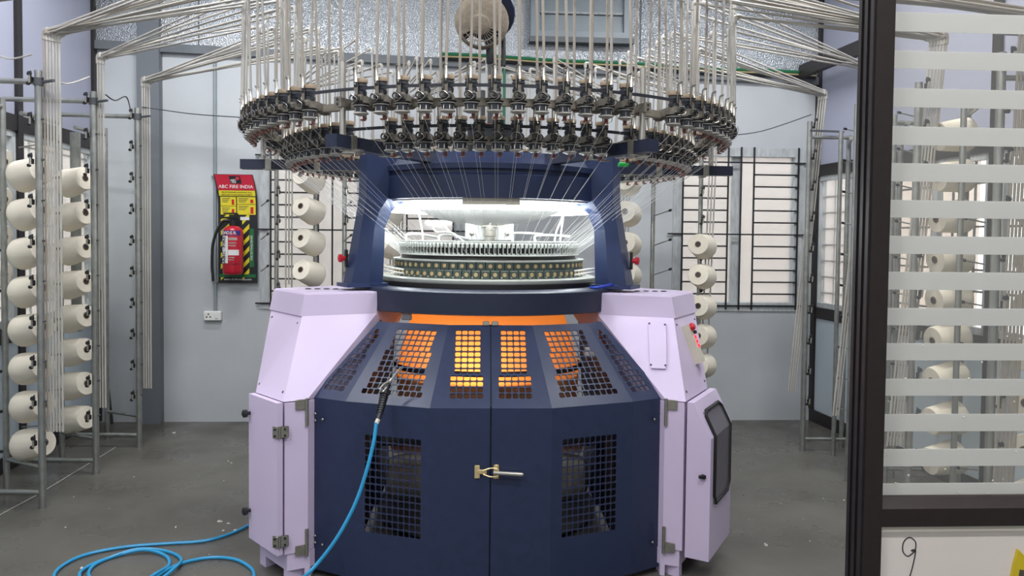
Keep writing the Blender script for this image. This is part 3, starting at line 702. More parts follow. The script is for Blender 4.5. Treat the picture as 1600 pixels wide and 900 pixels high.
# ---- arms, feeder rings, posts
R1, R2 = 1.246, 1.049; ZB1, ZB2 = 1.968, 1.842; RR1, RR2 = R1 - 0.065, R2 - 0.065
for k, ang in enumerate((0, 60, 120, 180, 240, 300)):
    a = rad(ang); c, s = math.cos(a), math.sin(a); rl = 1.34 if ang in (0, 180) else 1.295
    R_ = Matrix.Rotation(a, 3, 'Z'); zc = 1.876 if ang in (240, 300) else 1.876
    mb = MB(); mb.box(R_ @ Vector(((0.52 + rl) / 2, 0, zc)), (rl - 0.52, 0.058, 0.052), a); ARM = mb.build('support_arm', M['navy_d'], K)
    mb = MB(); e = R_ @ Vector((1.225, 0, 0)); mb.tube((e.x, e.y, 1.90), (e.x, e.y, 2.20 if ang in (240, 300) else 2.16), 0.013, 14); mb.build('upright_tube', M['chrome'], ARM)
    for (rr, zz) in ((1.19, 0), (0.93, 0)):
        mb = MB(); e = R_ @ Vector((rr, 0, zc)); mb.box(e, (0.032, 0.066, 0.060), a)
        e = R_ @ Vector((rr, 0.045, zc - 0.031)); mb.box(e, (0.03, 0.05, 0.006), a)
        mb.build('clamp', M['hinge'], ARM)
    mb = MB(); e = R_ @ Vector((1.205, 0.0, 2.035)); mb.box(e, (0.10, 0.030, 0.034), a); e = R_ @ Vector((1.255, 0, 2.035)); mb.box(e, (0.006, 0.036, 0.04), a); BR = mb.build('ring_bracket', M['dust'], ARM)
    for dz in (-0.009, 0.009):
        h = MB(); h.lathe([(0.005, 0), (0.005, 0.002)], 8, R_ @ Vector((1.2585, 0, 2.035 + dz)), align((c, s, 0))); h.build('bolt', M['black'], BR)
for rr, zb in ((RR1, ZB1), (RR2, ZB2)):
    mb = MB(); mb.lathe([(rr - 0.012, zb + 0.045), (rr + 0.012, zb + 0.045), (rr + 0.012, zb + 0.075), (rr - 0.012, zb + 0.075), (rr - 0.012, zb + 0.045)], 96, cap=False); mb.build('feeder_ring', mat('dusty_steel_ring', '9d9687', 0.6, 0.2, var=0.3, scale=12), K)
for R_, zb in ((R1, ZB1), (R2, ZB2)):
    mb = MB(); mb.lathe([(R_ + 0.0212, zb + 0.1035), (R_ + 0.0212, zb + 0.1165), (R_ + 0.0198, zb + 0.1165), (R_ + 0.0198, zb + 0.1035), (R_ + 0.0212, zb + 0.1035)], 120, cap=False); mb.build('drive_belt', M['belt'], K)
# one positive yarn feeder, then copies
fb = MB()
fb.loft([[(x, y, z) for x, z in ((-0.017, z0), (0.017, z0), (0.014, z1), (-0.014, z1))] for y, z0, z1 in ((-0.026, 0.060, 0.086), (0.0, 0.052, 0.090), (0.05, 0.048, 0.080), (0.085, 0.044, 0.078))])
fb.bevbox((0, -0.032, 0.105), (0.011, 0.006, 0.05), 0.002); fb.bevbox((0, 0.07, 0.06), (0.028, 0.03, 0.045), 0.004)
fb.bevbox((0.006, -0.024, 0.070), (0.026, 0.022, 0.024), 0.004)
feed_me = fb.mesh('yarn_feeder', M['dust'])
g = MB(); g.torus((-0.006, -0.043, 0.070), 0.012, 0.0028, 12, 5, align((0.25, -1, 0.2))); g.torus((0.009, -0.041, 0.066), 0.010, 0.0026, 12, 5, align((-0.3, -1, 0.1))); g.lathe([(0.006, 0), (0.006, 0.012)], 8, (0, -0.037, 0.07), align((0, -1, 0)))
tens_me = g.mesh('yarn_tensioner', M['black'])
g = MB(); g.lathe([(0.029, 0.050), (0.029, 0.054)], 14); plt_me = g.mesh('wheel_plate', M['black'])
g = MB(); g.bevbox((0, -0.036, 0.124), (0.013, 0.014, 0.020), 0.002); clp_me = g.mesh('tube_clamp', M['black'])
g = MB(); g.path(smooth_path([(-0.02, -0.04, 0.078), (-0.005, -0.055, 0.082), (0.012, -0.05, 0.066), (0.004, -0.05, 0.052), (-0.016, -0.035, 0.048)], 3), 0.0012, 4); g.path(smooth_path([(0.01, -0.02, 0.012), (0.022, 0.0, -0.002), (0.01, 0.012, -0.012)], 3), 0.0012, 4)
for k in range(6):
    x, y = 0.021 * math.cos(k * PI / 3), 0.021 * math.sin(k * PI / 3); g.tube((x, y, 0.016), (x * 0.86, y * 0.86, 0.046), 0.0018, 5)
wire_me = g.mesh('wire_guide', M['chrome'])
g = MB(); g.lathe([(0.012, 0.086), (0.019, 0.088), (0.020, 0.100), (0.0175, 0.102), (0.0175, 0.118), (0.021, 0.120), (0.021, 0.127), (0.018, 0.129), (0.018, 0.134)], 14); pul_me = g.mesh('drive_pulley', M['pulley'])
g = MB(); g.lathe([(0.0215, 0.134), (0.0225, 0.136), (0.0225, 0.149), (0.021, 0.151)], 14); cap_me = g.mesh('pulley_cap', M['dust_br'])
g = MB(); g.lathe([(0.008, 0.048), (0.026, 0.046), (0.026, 0.043), (0.0215, 0.041), (0.019, 0.022), (0.025, 0.017), (0.026, 0.013), (0.012, 0.006)], 14); whl_me = g.mesh('storage_wheel', M['disc']); whl_me.materials.append(M['pulley'])
for p_ in whl_me.polygons:
    if 0.0195 < p_.center.z < 0.0425: p_.material_index = 1
g = MB(); g.lathe([(0.0075, 0.110), (0.0062, 0.112), (0.0062, 0.168), (0.0074, 0.169), (0.0074, 0.175)], 8, (0, -0.037, 0.014)); inl_me = g.mesh('inlet_tube', M['chrome'])
g = MB(); g.bevbox((0.008, 0.014, 0.000), (0.014, 0.012, 0.026), 0.003); g.bevbox((0.003, 0.006, -0.010), (0.018, 0.014, 0.006), 0.002); sen_me = g.mesh('stop_sensor', M['red'])
g = MB(); g.path(smooth_path([(-0.012, -0.028, 0.10), (-0.013, -0.030, 0.17), (-0.012, -0.036, 0.182), (-0.004, -0.046, 0.187)], 3), 0.0032, 5); hook_me = g.mesh('tube_hook', M['dust'])
for me_ in (feed_me, tens_me, plt_me, wire_me, pul_me, cap_me, whl_me):
    for v_ in me_.vertices: v_.co.x *= 1.2; v_.co.y *= 1.14 if v_.co.y > -0.028 else 1.05
FEED = []
NF = 86
for tier, (R_, zb) in enumerate(((R1, ZB1), (R2, ZB2))):
    for i in range(NF):
        al = 2 * PI * (i + (0.0 if tier == 0 else 0.25)) / NF; al = (al + PI) % (2 * PI) - PI
        if any(abs(abs(al) - rad(q_)) < rad(3.6 if tier == 0 else 2.6) for q_ in (30, 90, 150)): continue      # gaps where the arms and brackets stand
        o = obj('yarn_feeder', feed_me, K, (R_ * math.sin(al), -R_ * math.cos(al), zb), (0, 0, al))
        for nm, me in (('yarn_tensioner', tens_me), ('wheel_plate', plt_me), ('tube_clamp', clp_me), ('drive_pulley', pul_me), ('pulley_cap', cap_me), ('storage_wheel', whl_me), ('inlet_tube', inl_me), ('stop_sensor', sen_me), ('wire_guide', wire_me), ('tube_hook', hook_me)):
            if abs(al) > rad(125) and nm in ('wire_guide', 'tube_hook', 'stop_sensor', 'wheel_plate', 'tube_clamp', 'yarn_tensioner'): continue
            obj(nm, me, o)
        FEED.append((tier, al, R_, zb, i))
# centre post, bellows, slip-ring and lint fan
mb = MB(); mb.lathe([(0.10, 1.905), (0.135, 1.91), (0.135, 1.935), (0.125, 1.94), (0.125, 2.075), (0.135, 2.08), (0.135, 2.10), (0.03, 2.11)], 32); HUB = mb.build('slip_ring_drum', M['black'], K)
mb = MB(); mb.lathe([(0.1352, 1.914), (0.139, 1.918), (0.139, 1.928), (0.1352, 1.932)], 32, cap=False); mb.lathe([(0.1352, 2.083), (0.139, 2.086), (0.139, 2.095), (0.1352, 2.098)], 32, cap=False); mb.build('drum_rim', M['red'], HUB)
mb = MB(); mb.tube((0, 0, 2.09), (0, 0, 2.52), 0.016, 14); mb.tube((-0.05, 0.03, 2.0), (-0.05, 0.03, 2.30), 0.022, 12); mb.build('centre_pole', M['rubber'], K)
mb = MB(); mb.lathe([(0.022, 2.44), (0.026, 2.45), (0.026, 2.60), (0.02, 2.62)], 14); mb.tube((0.07, 0.0, 2.43), (0.065, 0, 2.68), 0.012, 8); mb.tube((0, 0, 2.445), (0.08, 0, 2.435), 0.010, 8); mb.build('fan_stem', M['black'], K)
fanc = Vector((-0.05, -0.05, 2.655)); fd = Vector((-0.12, -0.80, -0.42)).normalized(); FR = align(fd)
mb = MB()
for r, z in ((0.142, 0.0), (0.142, 0.03), (0.12, 0.055), (0.09, 0.068), (0.055, 0.076)): mb.torus(fanc + FR @ Vector((0, 0, z)), r, 0.0035, 28, 5, FR)
for k in range(36):
    a = 2 * PI * k / 36; mb.path([fanc + FR @ Vector((r * math.cos(a), r * math.sin(a), z)) for r, z in ((0.142, 0.0), (0.142, 0.03), (0.12, 0.055), (0.09, 0.068), (0.045, 0.077))], 0.0018, 4)
FG = mb.build('fan_guard', mat('linty_fan_wire', 'a89d8c', 0.9, var=0.2, scale=40), K)
mb = MB()
# lint felt stuck on the guard (upper half and a ragged lower band)
for a0, a1, rs in ((-30, 200, ((0.143, 0.032), (0.121, 0.058), (0.09, 0.071), (0.04, 0.08))), (200, 330, ((0.143, 0.005), (0.144, 0.032), (0.118, 0.06)))):
    mb.lathe([(r, z) for r, z in rs], 20, fanc, FR @ Matrix.Rotation(PI, 3, 'Z') if False else FR, cap=False, a0=rad(a0), a1=rad(a1))
mb.lathe([(0.055, 0.078), (0.05, 0.09), (0.02, 0.098), (0.001, 0.099)], 16, fanc, FR); mb.build('lint_felt', mat('brown_lint_felt', '9a8e7d', 0.95, var=0.3, scale=30, bump=0.4, bscale=80), FG)
mb = MB()
for k in range(4):
    B_ = FR @ Matrix.Rotation(k * PI / 2 + 0.4, 3, 'Z'); mb.loft([[fanc + B_ @ Vector(p) for p in ((0.02, -0.02, 0.02), (0.115, -0.045, 0.045), (0.125, 0.03, 0.02), (0.02, 0.02, 0.01))], [fanc + B_ @ Vector((p[0], p[1], p[2] + 0.003)) for p in ((0.02, -0.02, 0.02), (0.115, -0.045, 0.045), (0.125, 0.03, 0.02), (0.02, 0.02, 0.01))]])
mb.build('fan_blade_set', M['rubber'], FG)
mb = MB(); mb.lathe([(0.146, 0.0), (0.15, -0.01), (0.125, -0.06), (0.075, -0.10), (0.06, -0.20), (0.03, -0.22)], 24, fanc + Vector((0.028, 0, 0.045)), FR); mb.build('fan_motor_shroud', M['navy_d'], FG)
# ---- fabric, spreader, lamp bulb and roll inside the guards
mb = MB()
prof = [(0.40, 0.385, 1.20), (0.40, 0.385, 1.13), (0.43, 0.375, 1.04), (0.47, 0.355, 0.92), (0.50, 0.335, 0.80), (0.50, 0.27, 0.68), (0.50, 0.14, 0.54), (0.50, 0.03, 0.43)]
mb.loft([[(rx * math.cos(2 * PI * k / 48), ry * math.sin(2 * PI * k / 48), z) for k in range(48)] for rx, ry, z in prof], cap=False, smooth=True); mb.build('fabric_tube', M['fabric'], K)
for y in (-0.045, 0.045):
    mb = MB(); mb.tube((-0.568, y, 0.39), (0.568, y, 0.39), 0.035, 14); mb.build('takedown_roller', M['rubber'], K)
for sg in (-1, 1):
    mb = MB(); mb.bevbox((sg * 0.585, 0, 0.34), (0.03, 0.5, 0.50), 0.006); mb.build('takedown_frame', M['navy_d'], K)
for c_, d_ in (((-0.50, -0.44, 1.0), (0.05, 0.03, 0.09)), ((0.50, -0.44, 0.93), (0.05, 0.03, 0.05)), ((-0.40, -0.52, 1.11), (0.05, 0.03, 0.03))):
    mb = MB(); mb.bevbox(c_, d_, 0.004); mb.build('wiring_block', M['paper'], K)
mb = MB(); mb.lathe([(0.08, -0.55), (0.11, -0.53), (0.135, -0.4), (0.15, -0.15), (0.152, 0), (0.15, 0.15), (0.135, 0.4), (0.11, 0.53), (0.08, 0.55)], 28, (0, -0.02, 0.175), align((1, 0, 0))); mb.build('fabric_roll', M['fabdk'], K)
mb = MB(); mb.loft([[(x, y, 0.38) for x, y in ((-0.54, -0.01 - e), (0.54, -0.01 - e))] + [(x, -0.03 - e, 0.31) for x in (0.52, -0.52)] for e in (0, 0.004)]); mb.build('fabric_web', M['fabric'], K)
mb = MB(); mb.lathe([(0.34, 0.025), (0.60, 0.025), (0.60, 0.035), (0.34, 0.045)], 40, cap=False); mb.build('takedown_gear', M['rubber'], K)
for sg in (-1, 1):
    mb = MB(); P_ = [(0.605, -0.80, 0.05), (0.605, -0.80, 0.77), (0.525, -0.60, 1.09), (0.525, 0.30, 1.09), (0.605, 0.40, 0.77), (0.605, 0.40, 0.05)]
    mb.loft([[(sg * (x + e), y, z) for x, y, z in P_] for e in (0, 0.006)]); mb.build('added_shade_plate', M['shade_plate'], K)  # added near-black plates give the shade behind the grilles
mb = MB(); mb.torus((0, 0, 0), 1.0, 0.016, 48, 6); mb.v = [(x * 0.51, y * 0.345, 0.80 + z) for x, y, z in mb.v]; mb.build('spreader_hoop', M['rubber'], K)
mb = MB(); mb.loft([[(0.46 * math.cos(2 * PI * k / 40), 0.27 * math.sin(2 * PI * k / 40), z) for k in range(40)] for z in (0.745, 0.757)]); mb.build('light_block_plate', M['rubber'], K)  # added disc keeps most bulb light off the lower fabric
mb = MB(); mb.lathe([(0.0, 1.215), (0.395, 1.215), (0.395, 1.225), (0.0, 1.225)], 40, cap=False); mb.build('light_block_disc', M['rubber'], K)  # added disc keeps bulb light out of the knitting head
mb = MB(); mb.bevbox((-0.006, -1.052, 0.415), (0.04, 0.006, 0.77), 0.002); mb.build('seam_strip', M['navy_d'], K)
mb = MB(); mb.loft([[(x, -1.052 + (0.301 * k), 0.79 + 0.31 * k) for x in (-0.026, 0.014)] + [(x, -1.046 + 0.301 * k, 0.79 + 0.31 * k) for x in (0.014, -0.026)] for k in (0, 1)]); mb.build('seam_strip', M['navy_d'], K)
BLB = Vector((-0.05, -0.14, 0.93))
mb = MB(); mb.lathe([(0.012, 0.05), (0.03, 0.025), (0.034, 0.0), (0.026, -0.025), (0.005, -0.036)], 16, BLB); BO = mb.build('bulb', M['bulb'], K)
mb = MB(); mb.lathe([(0.018, 0.05), (0.018, 0.09), (0.006, 0.10), (0.006, 0.2)], 12, BLB); mb.build('bulb_holder', M['bulbhold'], BO)
L = bpy.data.lights.new('bulb_light', 'POINT'); L.energy = 8.5; L.color = (1.0, 0.55, 0.24); L.shadow_soft_size = 0.04
obj('bulb_light', L, K, BLB + Vector((0, 0, -0.055)))
# small bits on the machine
mb = MB(); mb.path(smooth_path([(0.50, -0.44, 1.252), (0.53, -0.50, 1.258), (0.60, -0.46, 1.27), (0.56, -0.42, 1.25), (0.63, -0.44, 1.262), (0.66, -0.40, 1.245)]), 0.007, 6)
tie = mb.build('blue_tie_strap', mat('blue_strap', '2a45b8', 0.4), None)
tie.matrix_world = KM; tag(tie, 'short blue strap lying on the navy table by the right cabinet', 'strap')
mb = MB(); mb.bevbox((0.62, -0.62, 1.845), (0.05, 0.03, 0.02), 0.005); mb.build('green_tag', M['greenbr'], K)

# ------------------------------------------------------------------ creels
CONE_P = [(0.0, 0.0)]
CN = MB(); CN.lathe([(0.020, 0.0), (0.084, 0.0), (0.090, 0.006), (0.091, 0.02), (0.088, 0.05), (0.074, 0.165), (0.070, 0.172), (0.020, 0.174), (0.018, 0.172)], 28); cone_me = CN.mesh('yarn_cone', M['yarn'])
CC = MB(); CC.lathe([(0.021, -0.004), (0.021, 0.0), (0.0215, 0.176), (0.0165, 0.1785), (0.016, 0.1775)], 14); core_me = CC.mesh('paper_core', M['core']); core_me.materials.append(M['black']); core_me.polygons[len(core_me.polygons) - 1].material_index = 1  # black end cap paints the dark of the open core
def cone(p, d, label, group):
    o = obj('yarn_cone', cone_me, None, p); o.rotation_mode = 'QUATERNION'
    o.rotation_quaternion = Vector((0, 0, 1)).rotation_difference(Vector(d).normalized())
    tag(o, label, 'yarn cone', group); obj('paper_core', core_me, o); return o
TN = MB(); TN.bevbox((0, 0, 0), (0.018, 0.022, 0.03), 0.003); TN.lathe([(0.013, 0), (0.013, 0.006), (0.004, 0.008)], 10, (0, -0.01, 0.028), align((0, -1, 0.2))); TN.tube((0, 0, 0.015), (0, 0.0, 0.045), 0.004, 6); TN.bevbox((-0.012, -0.004, -0.022), (0.02, 0.016, 0.018), 0.004)
tn_me = TN.mesh('yarn_tensioner', M['black'])
TC = MB(); TC.tube((0.0, -0.012, -0.02), (0.002, -0.016, 0.02), 0.005, 8); tc_me = TC.mesh('tensioner_wheel', M['chrome'])
def rack(name, label, P0):
    return thing(name, label, 'creel rack', P0)
def upright(rk, x, y, z0, z1, r=0.019):
    mb = MB(); mb.tube((x, y, z0), (x, y, z1), r, 12); return mb.build('upright', M['steel'], rk, loc=(0, 0, 0))
def bar(rk, p0, p1, r=0.015, name='rail', m='steel'):
    mb = MB(); mb.tube(p0, p1, r, 10); return mb.build(name, M[m], rk)
def peg(rk, p0, p1):
    mb = MB(); mb.tube(p0, p1, 0.0045, 6); o = mb.build('peg', M['steel'], rk)
    p0, p1 = Vector(p0), Vector(p1); d = (p1 - p0).normalized()
    mb = MB(); mb.tube(p1 - d * 0.004, p1 + d * 0.016, 0.0085, 8); mb.build('peg_tip', M['black'], o); return o

ZK = [0.27 + 0.2165 * k for k in range(10)]
BUN = {}
# left creel
LY = [(-2.525, 3.50), (-2.537, 4.127), (-2.57, 4.724), (-2.595, 5.328)]
rk = thing('creel_rack', 'grey steel tube creel rack standing along the left wall', 'creel rack', (0, 0, 0))
names = {1: 'the near left post', 2: 'the middle left post', 3: 'the far left post', 0: 'the post at the left edge'}
for i, (x, y) in enumerate(LY):
    upright(rk, x, y, 0, 2.36); upright(rk, x - 0.34, y + 0.22, 0, 2.25, 0.017)
    bar(rk, (x + 0.01, y, 2.30), (x - 0.55, y, 2.31)); bar(rk, (x + 0.01, y, 0.085), (x - 0.55, y, 0.085))
    bar(rk, (x - 0.34, y + 0.22, 2.20), (x - 0.34, y - 0.16, 2.20), 0.013)
    bar(rk, (x - 0.34, y + 0.22, 0.20), (x, y, 0.22), 0.011)
    mb = MB(); mb.box((x + 0.05, y - 0.01, 2.30), (0.13, 0.014, 0.012), -0.5); mb.lathe([(0.024, -0.02), (0.024, 0.02)], 12, (x, y, 2.30)); mb.build('tube_clip', M['rubber'], rk)
    mb = MB(); mb.box((x - 0.012, y + 0.03, 1.25), (0.03, 0.003, 2.1)); mb.build('lint_strip', M['lint'], rk)
    for k, z in enumerate(ZK):
        o = obj('yarn_tensioner', tn_me, rk, (x - 0.028, y - 0.02, z + 0.09)); obj('tensioner_wheel', tc_me, o)
        mb = MB(); mb.tube((x + 0.018, y - 0.005, z + 0.10), (x + 0.030, y - 0.005, z + 0.10), 0.006, 6); mb.build('stud', M['rubber'], o and rk)
        if i in (1, 2) and k < 9:
            # cone pegs fixed on the rear upright
            c = Vector((x - (0.175 if i == 1 else 0.235), y + 0.17, z + 0.03))
            d = Vector((0.90, -0.36, 0.20)).normalized()
            if k < 8:
                peg(rk, c - d * 0.06, c + d * 0.10)
                lab = 'cream yarn cone on the %s, %s from the bottom' % ({1: 'near left creel post', 2: 'middle left creel post'}[i], ORD[k])
                cone(c - d * 0.05, d, lab, 'cones on ' + names[i])
            peg(rk, (x - 0.47, y + 0.02, z + 0.015), (x - 0.21, y - 0.03, z + 0.045))
for k in range(4):
    p = at(-16, 248 + 59 * k, 4.62); d = Vector((0.9, 0.05, -0.2)); cone(p - d.normalized() * 0.08, d, 'shaded yarn cone at the left picture edge, %s from the top' % ORD[k], 'cones at the left edge')
mb = MB(); mb.box((-2.85, 5.02, 1.5), (0.06, 0.02, 1.3)); mb.build('flat_upright', M['steel'], rk)
# right creel
RY = [(2.13, 5.42), (2.15, 4.72), (2.17, 4.05), (2.19, 3.40)]
rk2 = thing('creel_rack', 'grey steel tube creel rack along the right wall, partly behind the striped glass', 'creel rack', (0, 0, 0))
rn = ['far right post', 'right post beside the dark frame', 'post behind the glass', 'nearest post behind the glass']
for i, (x, y) in enumerate(RY):
    upright(rk2, x - 0.05, y, 0, 2.33); upright(rk2, x + 0.27, y + 0.10, 0, 2.25, 0.017); upright(rk2, x + 0.12, y - 0.12, 0, 2.25, 0.015)
    bar(rk2, (x - 0.06, y, 2.22), (x + 0.40, y, 2.22), 0.013); bar(rk2, (x - 0.06, y, 0.085), (x + 0.40, y, 0.085), 0.011); bar(rk2, (x + 0.27, y + 0.1, 2.18), (x + 0.12, y - 0.28, 2.18), 0.013)
    mb = MB(); mb.box((x + 0.06, y - 0.03, 2.26), (0.26, 0.014, 0.012), 0.2); mb.build('tube_clip', M['rubber'], rk2)
    for k, z in enumerate(ZK):
        o = obj('yarn_tensioner', tn_me, rk2, (x + 0.0 - 0.02, y - 0.02, z + 0.09)); obj('tensioner_wheel', tc_me, o)
        peg(rk2, (x + 0.29, y - 0.05, z + 0.03), (x + 0.17, y - 0.08, z + 0.05))
        if i >= 1 and k < 9:
            c = Vector((x + 0.17, y + 0.05, z + 0.06)); d = Vector((-0.85, -0.15, -0.1)).normalized()
            if i == 3: c += Vector((0.05, 0.05, 0)); d = Vector((-0.75, -0.5, 0.1))
            if i == 1: continue
            cone(c - d * 0.08, d, 'yarn cone seen through the striped glass on the %s, %s from the bottom' % ({2: 'middle creel post', 3: 'nearest creel post'}[i], ORD[k]), 'cones behind the glass')
# back creels (behind the machine)
def back_rack(label, posts, side):
    rkb = thing('creel_rack', label, 'creel rack', (0, 0, 0)); return rkb
rk3 = thing('creel_rack', 'steel creel rack behind the machine on the left, before the barred window', 'creel rack', (0, 0, 0))
rk4 = thing('creel_rack', 'steel creel rack behind the machine on the right, by the window', 'creel rack', (0, 0, 0))
def colx(px, Y): return at(px, 360, Y).x
for rkb, pxs in ((rk3, (432, 493, 538)), (rk4, (1020, 1094))):
    for px in pxs: upright(rkb, colx(px, 5.55), 5.55, 0, 2.30, 0.016)
    xa, xb = colx(pxs[0], 5.55), colx(pxs[-1], 5.55)
    bar(rkb, (xa - 0.03, 5.55, 2.2), (xb + 0.03, 5.55, 2.2)); bar(rkb, (xa - 0.03, 5.55, 0.085), (xb + 0.03, 5.55, 0.085))
def cone_col(rkb, px, Y, ys, d, word, grp, r=0.0):
    d = Vector(d).normalized()
    for k, y in enumerate(ys):
        p = at(px, y, Y)
        peg(rkb, p - d * 0.10, p + d * 0.03)
        cone(p - d * 0.085, d, 'pale yarn cone %s, %s from the top' % (word, ORD[k]), grp)
cone_col(rk3, 482, 5.40, (279, 328, 377, 426), (-0.34, -0.80, 0.25), 'left of the navy post before the window', 'cones left of the machine post')
cone_col(rk3, 604, 5.50, (284, 333, 382, 431), (-0.34, -0.80, 0.25), 'just right of the left navy post', 'cones behind the left post')
cone_col(rk4, 980, 5.40, (284, 333, 381, 430), (-0.30, -0.85, 0.1), 'just right of the right navy post', 'cones right of the machine post')
cone_col(rk4, 1096, 5.45, (384, 431, 479, 525, 571), (-0.45, -0.80, 0.12), 'on the slanting tube bundle before the right window', 'cones before the right window')
for px, side in ((1020, 1),):
    for k, y in enumerate((289, 338, 384, 430)): peg(rk4, at(px, y, 5.52), at(px + 26, y - 9, 5.45))
for k, y in enumerate((322, 374, 424)): peg(rk3, at(408, y, 5.6), at(418, y - 8, 5.5)); peg(rk3, at(537, y + 3, 5.52), at(548, y - 6, 5.42))
for px, rkb in ((432, rk3), (538, rk3), (1094, rk4)):
    for y in (300, 345, 400, 450):
        o = obj('yarn_tensioner', tn_me, rkb, at(px + 4, y, 5.52)); obj('tensioner_wheel', tc_me, o)

# ------------------------------------------------------------------ yarn tubes
ZT = 2.56
bund = {'L': [('left picture edge', -2.515, 3.50, 2.54), ('near left creel post', -2.515, 4.14, 2.565), ('middle left creel post', -2.545, 4.73, 2.57), ('far left creel post', -2.565, 5.34, 2.55), ('rack left of the extinguisher', colx(448, 5.5), 5.50, 2.50), ('rack behind the left navy post', colx(612, 5.6), 5.60, 2.45)],
        'R': [('top right picture corner', 2.27, 3.35, 2.49), ('creel behind the striped glass', 2.25, 4.03, 2.565), ('creel beside the dark frame', 2.20, 4.72, 2.55), ('far right creel post', 2.20, 5.45, 2.53), ('rack before the right window', colx(1118, 5.5), 5.50, 2.46), ('rack behind the right navy post', colx(985, 5.6), 5.60, 2.45)]}
def ordw(n):
    base = ['first', 'second', 'third', 'fourth', 'fifth', 'sixth', 'seventh', 'eighth', 'ninth', 'tenth', 'eleventh', 'twelfth', 'thirteenth', 'fourteenth', 'fifteenth', 'sixteenth', 'seventeenth', 'eighteenth', 'nineteenth']
    if n < 20: return base[n - 1]
    t, u = divmod(n, 10)
    return (['twentieth', 'thirtieth', 'fortieth'][t - 2]) if u == 0 else ['twenty', 'thirty', 'forty'][t - 2] + '-' + base[u - 1]
def feeder_words(tier, al, idx):
    k = idx if idx <= NF // 2 else NF - idx
    if tier == 1 and al >= 0: k += 1
    ring_ = 'upper feeder ring' if tier == 0 else 'lower feeder ring'
    if k == 0: return ring_ + ' at its front centre'
    return '%s, %s place %s of the front centre' % (ring_, ordw(k), 'left' if al < 0 else 'right')
# sector limits in degrees from the camera side
sect = [(0, 42), (42, 78), (78, 102), (102, 126), (126, 153), (153, 180.1)]
cnt = {}
def elbow(mb, p, d0, d1, r):
    d0, d1 = Vector(d0).normalized(), Vector(d1).normalized()
    mb.path(smooth_path([p + d0 * 0.034, p + d0 * 0.012, p + (d0 + d1) * 0.0045, p + d1 * 0.012, p + d1 * 0.034], 3), r, 7)
for tier, al, R_, zb, idx in sorted(FEED, key=lambda t: (abs(t[1]), t[0])):
    side = 'L' if al < 0 else 'R'
    deg = abs(math.degrees(al)); j = [k for k, (a, b2) in enumerate(sect) if a <= deg < b2][0]
    key = (side, j); n_ = cnt.get(key, 0); cnt[key] = n_ + 1
    rin = R_ + 0.037
    p0 = KM @ Vector((rin * math.sin(al), -rin * math.cos(al), zb + 0.18))
    ze = 2.60 + 0.17 * random.random() - (0.03 if j > 3 else 0)
    if j == 0: ze += 0.08 if side == 'L' else 0.0
    lean = Vector((random.uniform(-.02, .02), random.uniform(-.02, .02), 0))
    pe = Vector((p0.x, p0.y, ze)) + lean
    _, bx, by, bz = bund[side][j]
    row, col_ = n_ % 3, n_ // 3
    sg = 1 if side == 'L' else -1
    spread = 0.0165 if j < 4 else 0.022
    pb = Vector((bx + sg * (col_ * spread - 0.01) + bx / by * 0.016 * row, by + 0.02 + row * 0.016, bz - 0.003 * col_ + row * 0.013))
    zend = ZK[(n_ * 3) % 9] + 0.14
    if j in (4, 5): zend = 0.6 + 0.18 * (n_ % 8)
    slant = -sg * (0.0 if side == 'L' else 0.16) if j in (1, 2, 3) else 0.05 * sg
    pend = Vector((pb.x - abs(slant) * (1 if side == 'R' else 0.1) * (bz - zend) / 2, pb.y, zend))
    mb = MB()
    r = 0.0058
    ho = (pb - pe).normalized()
    mb.tube(p0, pe, r, 7); mb.tube(pe, pb, r, 7); mb.tube(pb, pend, r, 7)
    elbow(mb, pe, p0 - pe, ho, 0.0098); elbow(mb, pb, -ho, (pend - pb), 0.0098)
    o = mb.build('yarn_tube', M['tube_d'] if deg < 48 else M['tube'], None, origin=p0)
    tag(o, 'yarn tube rising from the %s' % feeder_words(tier, al, idx), 'tube', 'tubes at the ' + bund[side][j][0])
# ------------------------------------------------------------------ threads from feeders to the knitting head
for tier, al, R_, zb, idx in FEED:
    if abs(al) > rad(128): continue
    a2 = al + rad(3.0)
    p0 = KM @ Vector(((R_ + 0.002) * math.sin(al), -(R_ + 0.002) * math.cos(al), zb - 0.012))
    p1 = KM @ Vector((0.494 * math.sin(a2), -0.494 * math.cos(a2), 1.415 + 0.03 * tier))
    mb = MB(); mb.tube(p0, p1, 0.00065, 3)
    o = mb.build('yarn_thread', M['thread'], None, origin=p0)
    tag(o, 'thin white thread from the %s' % feeder_words(tier, al, idx), 'thread', 'threads from the %s feeder ring' % ('upper' if tier == 0 else 'lower'))

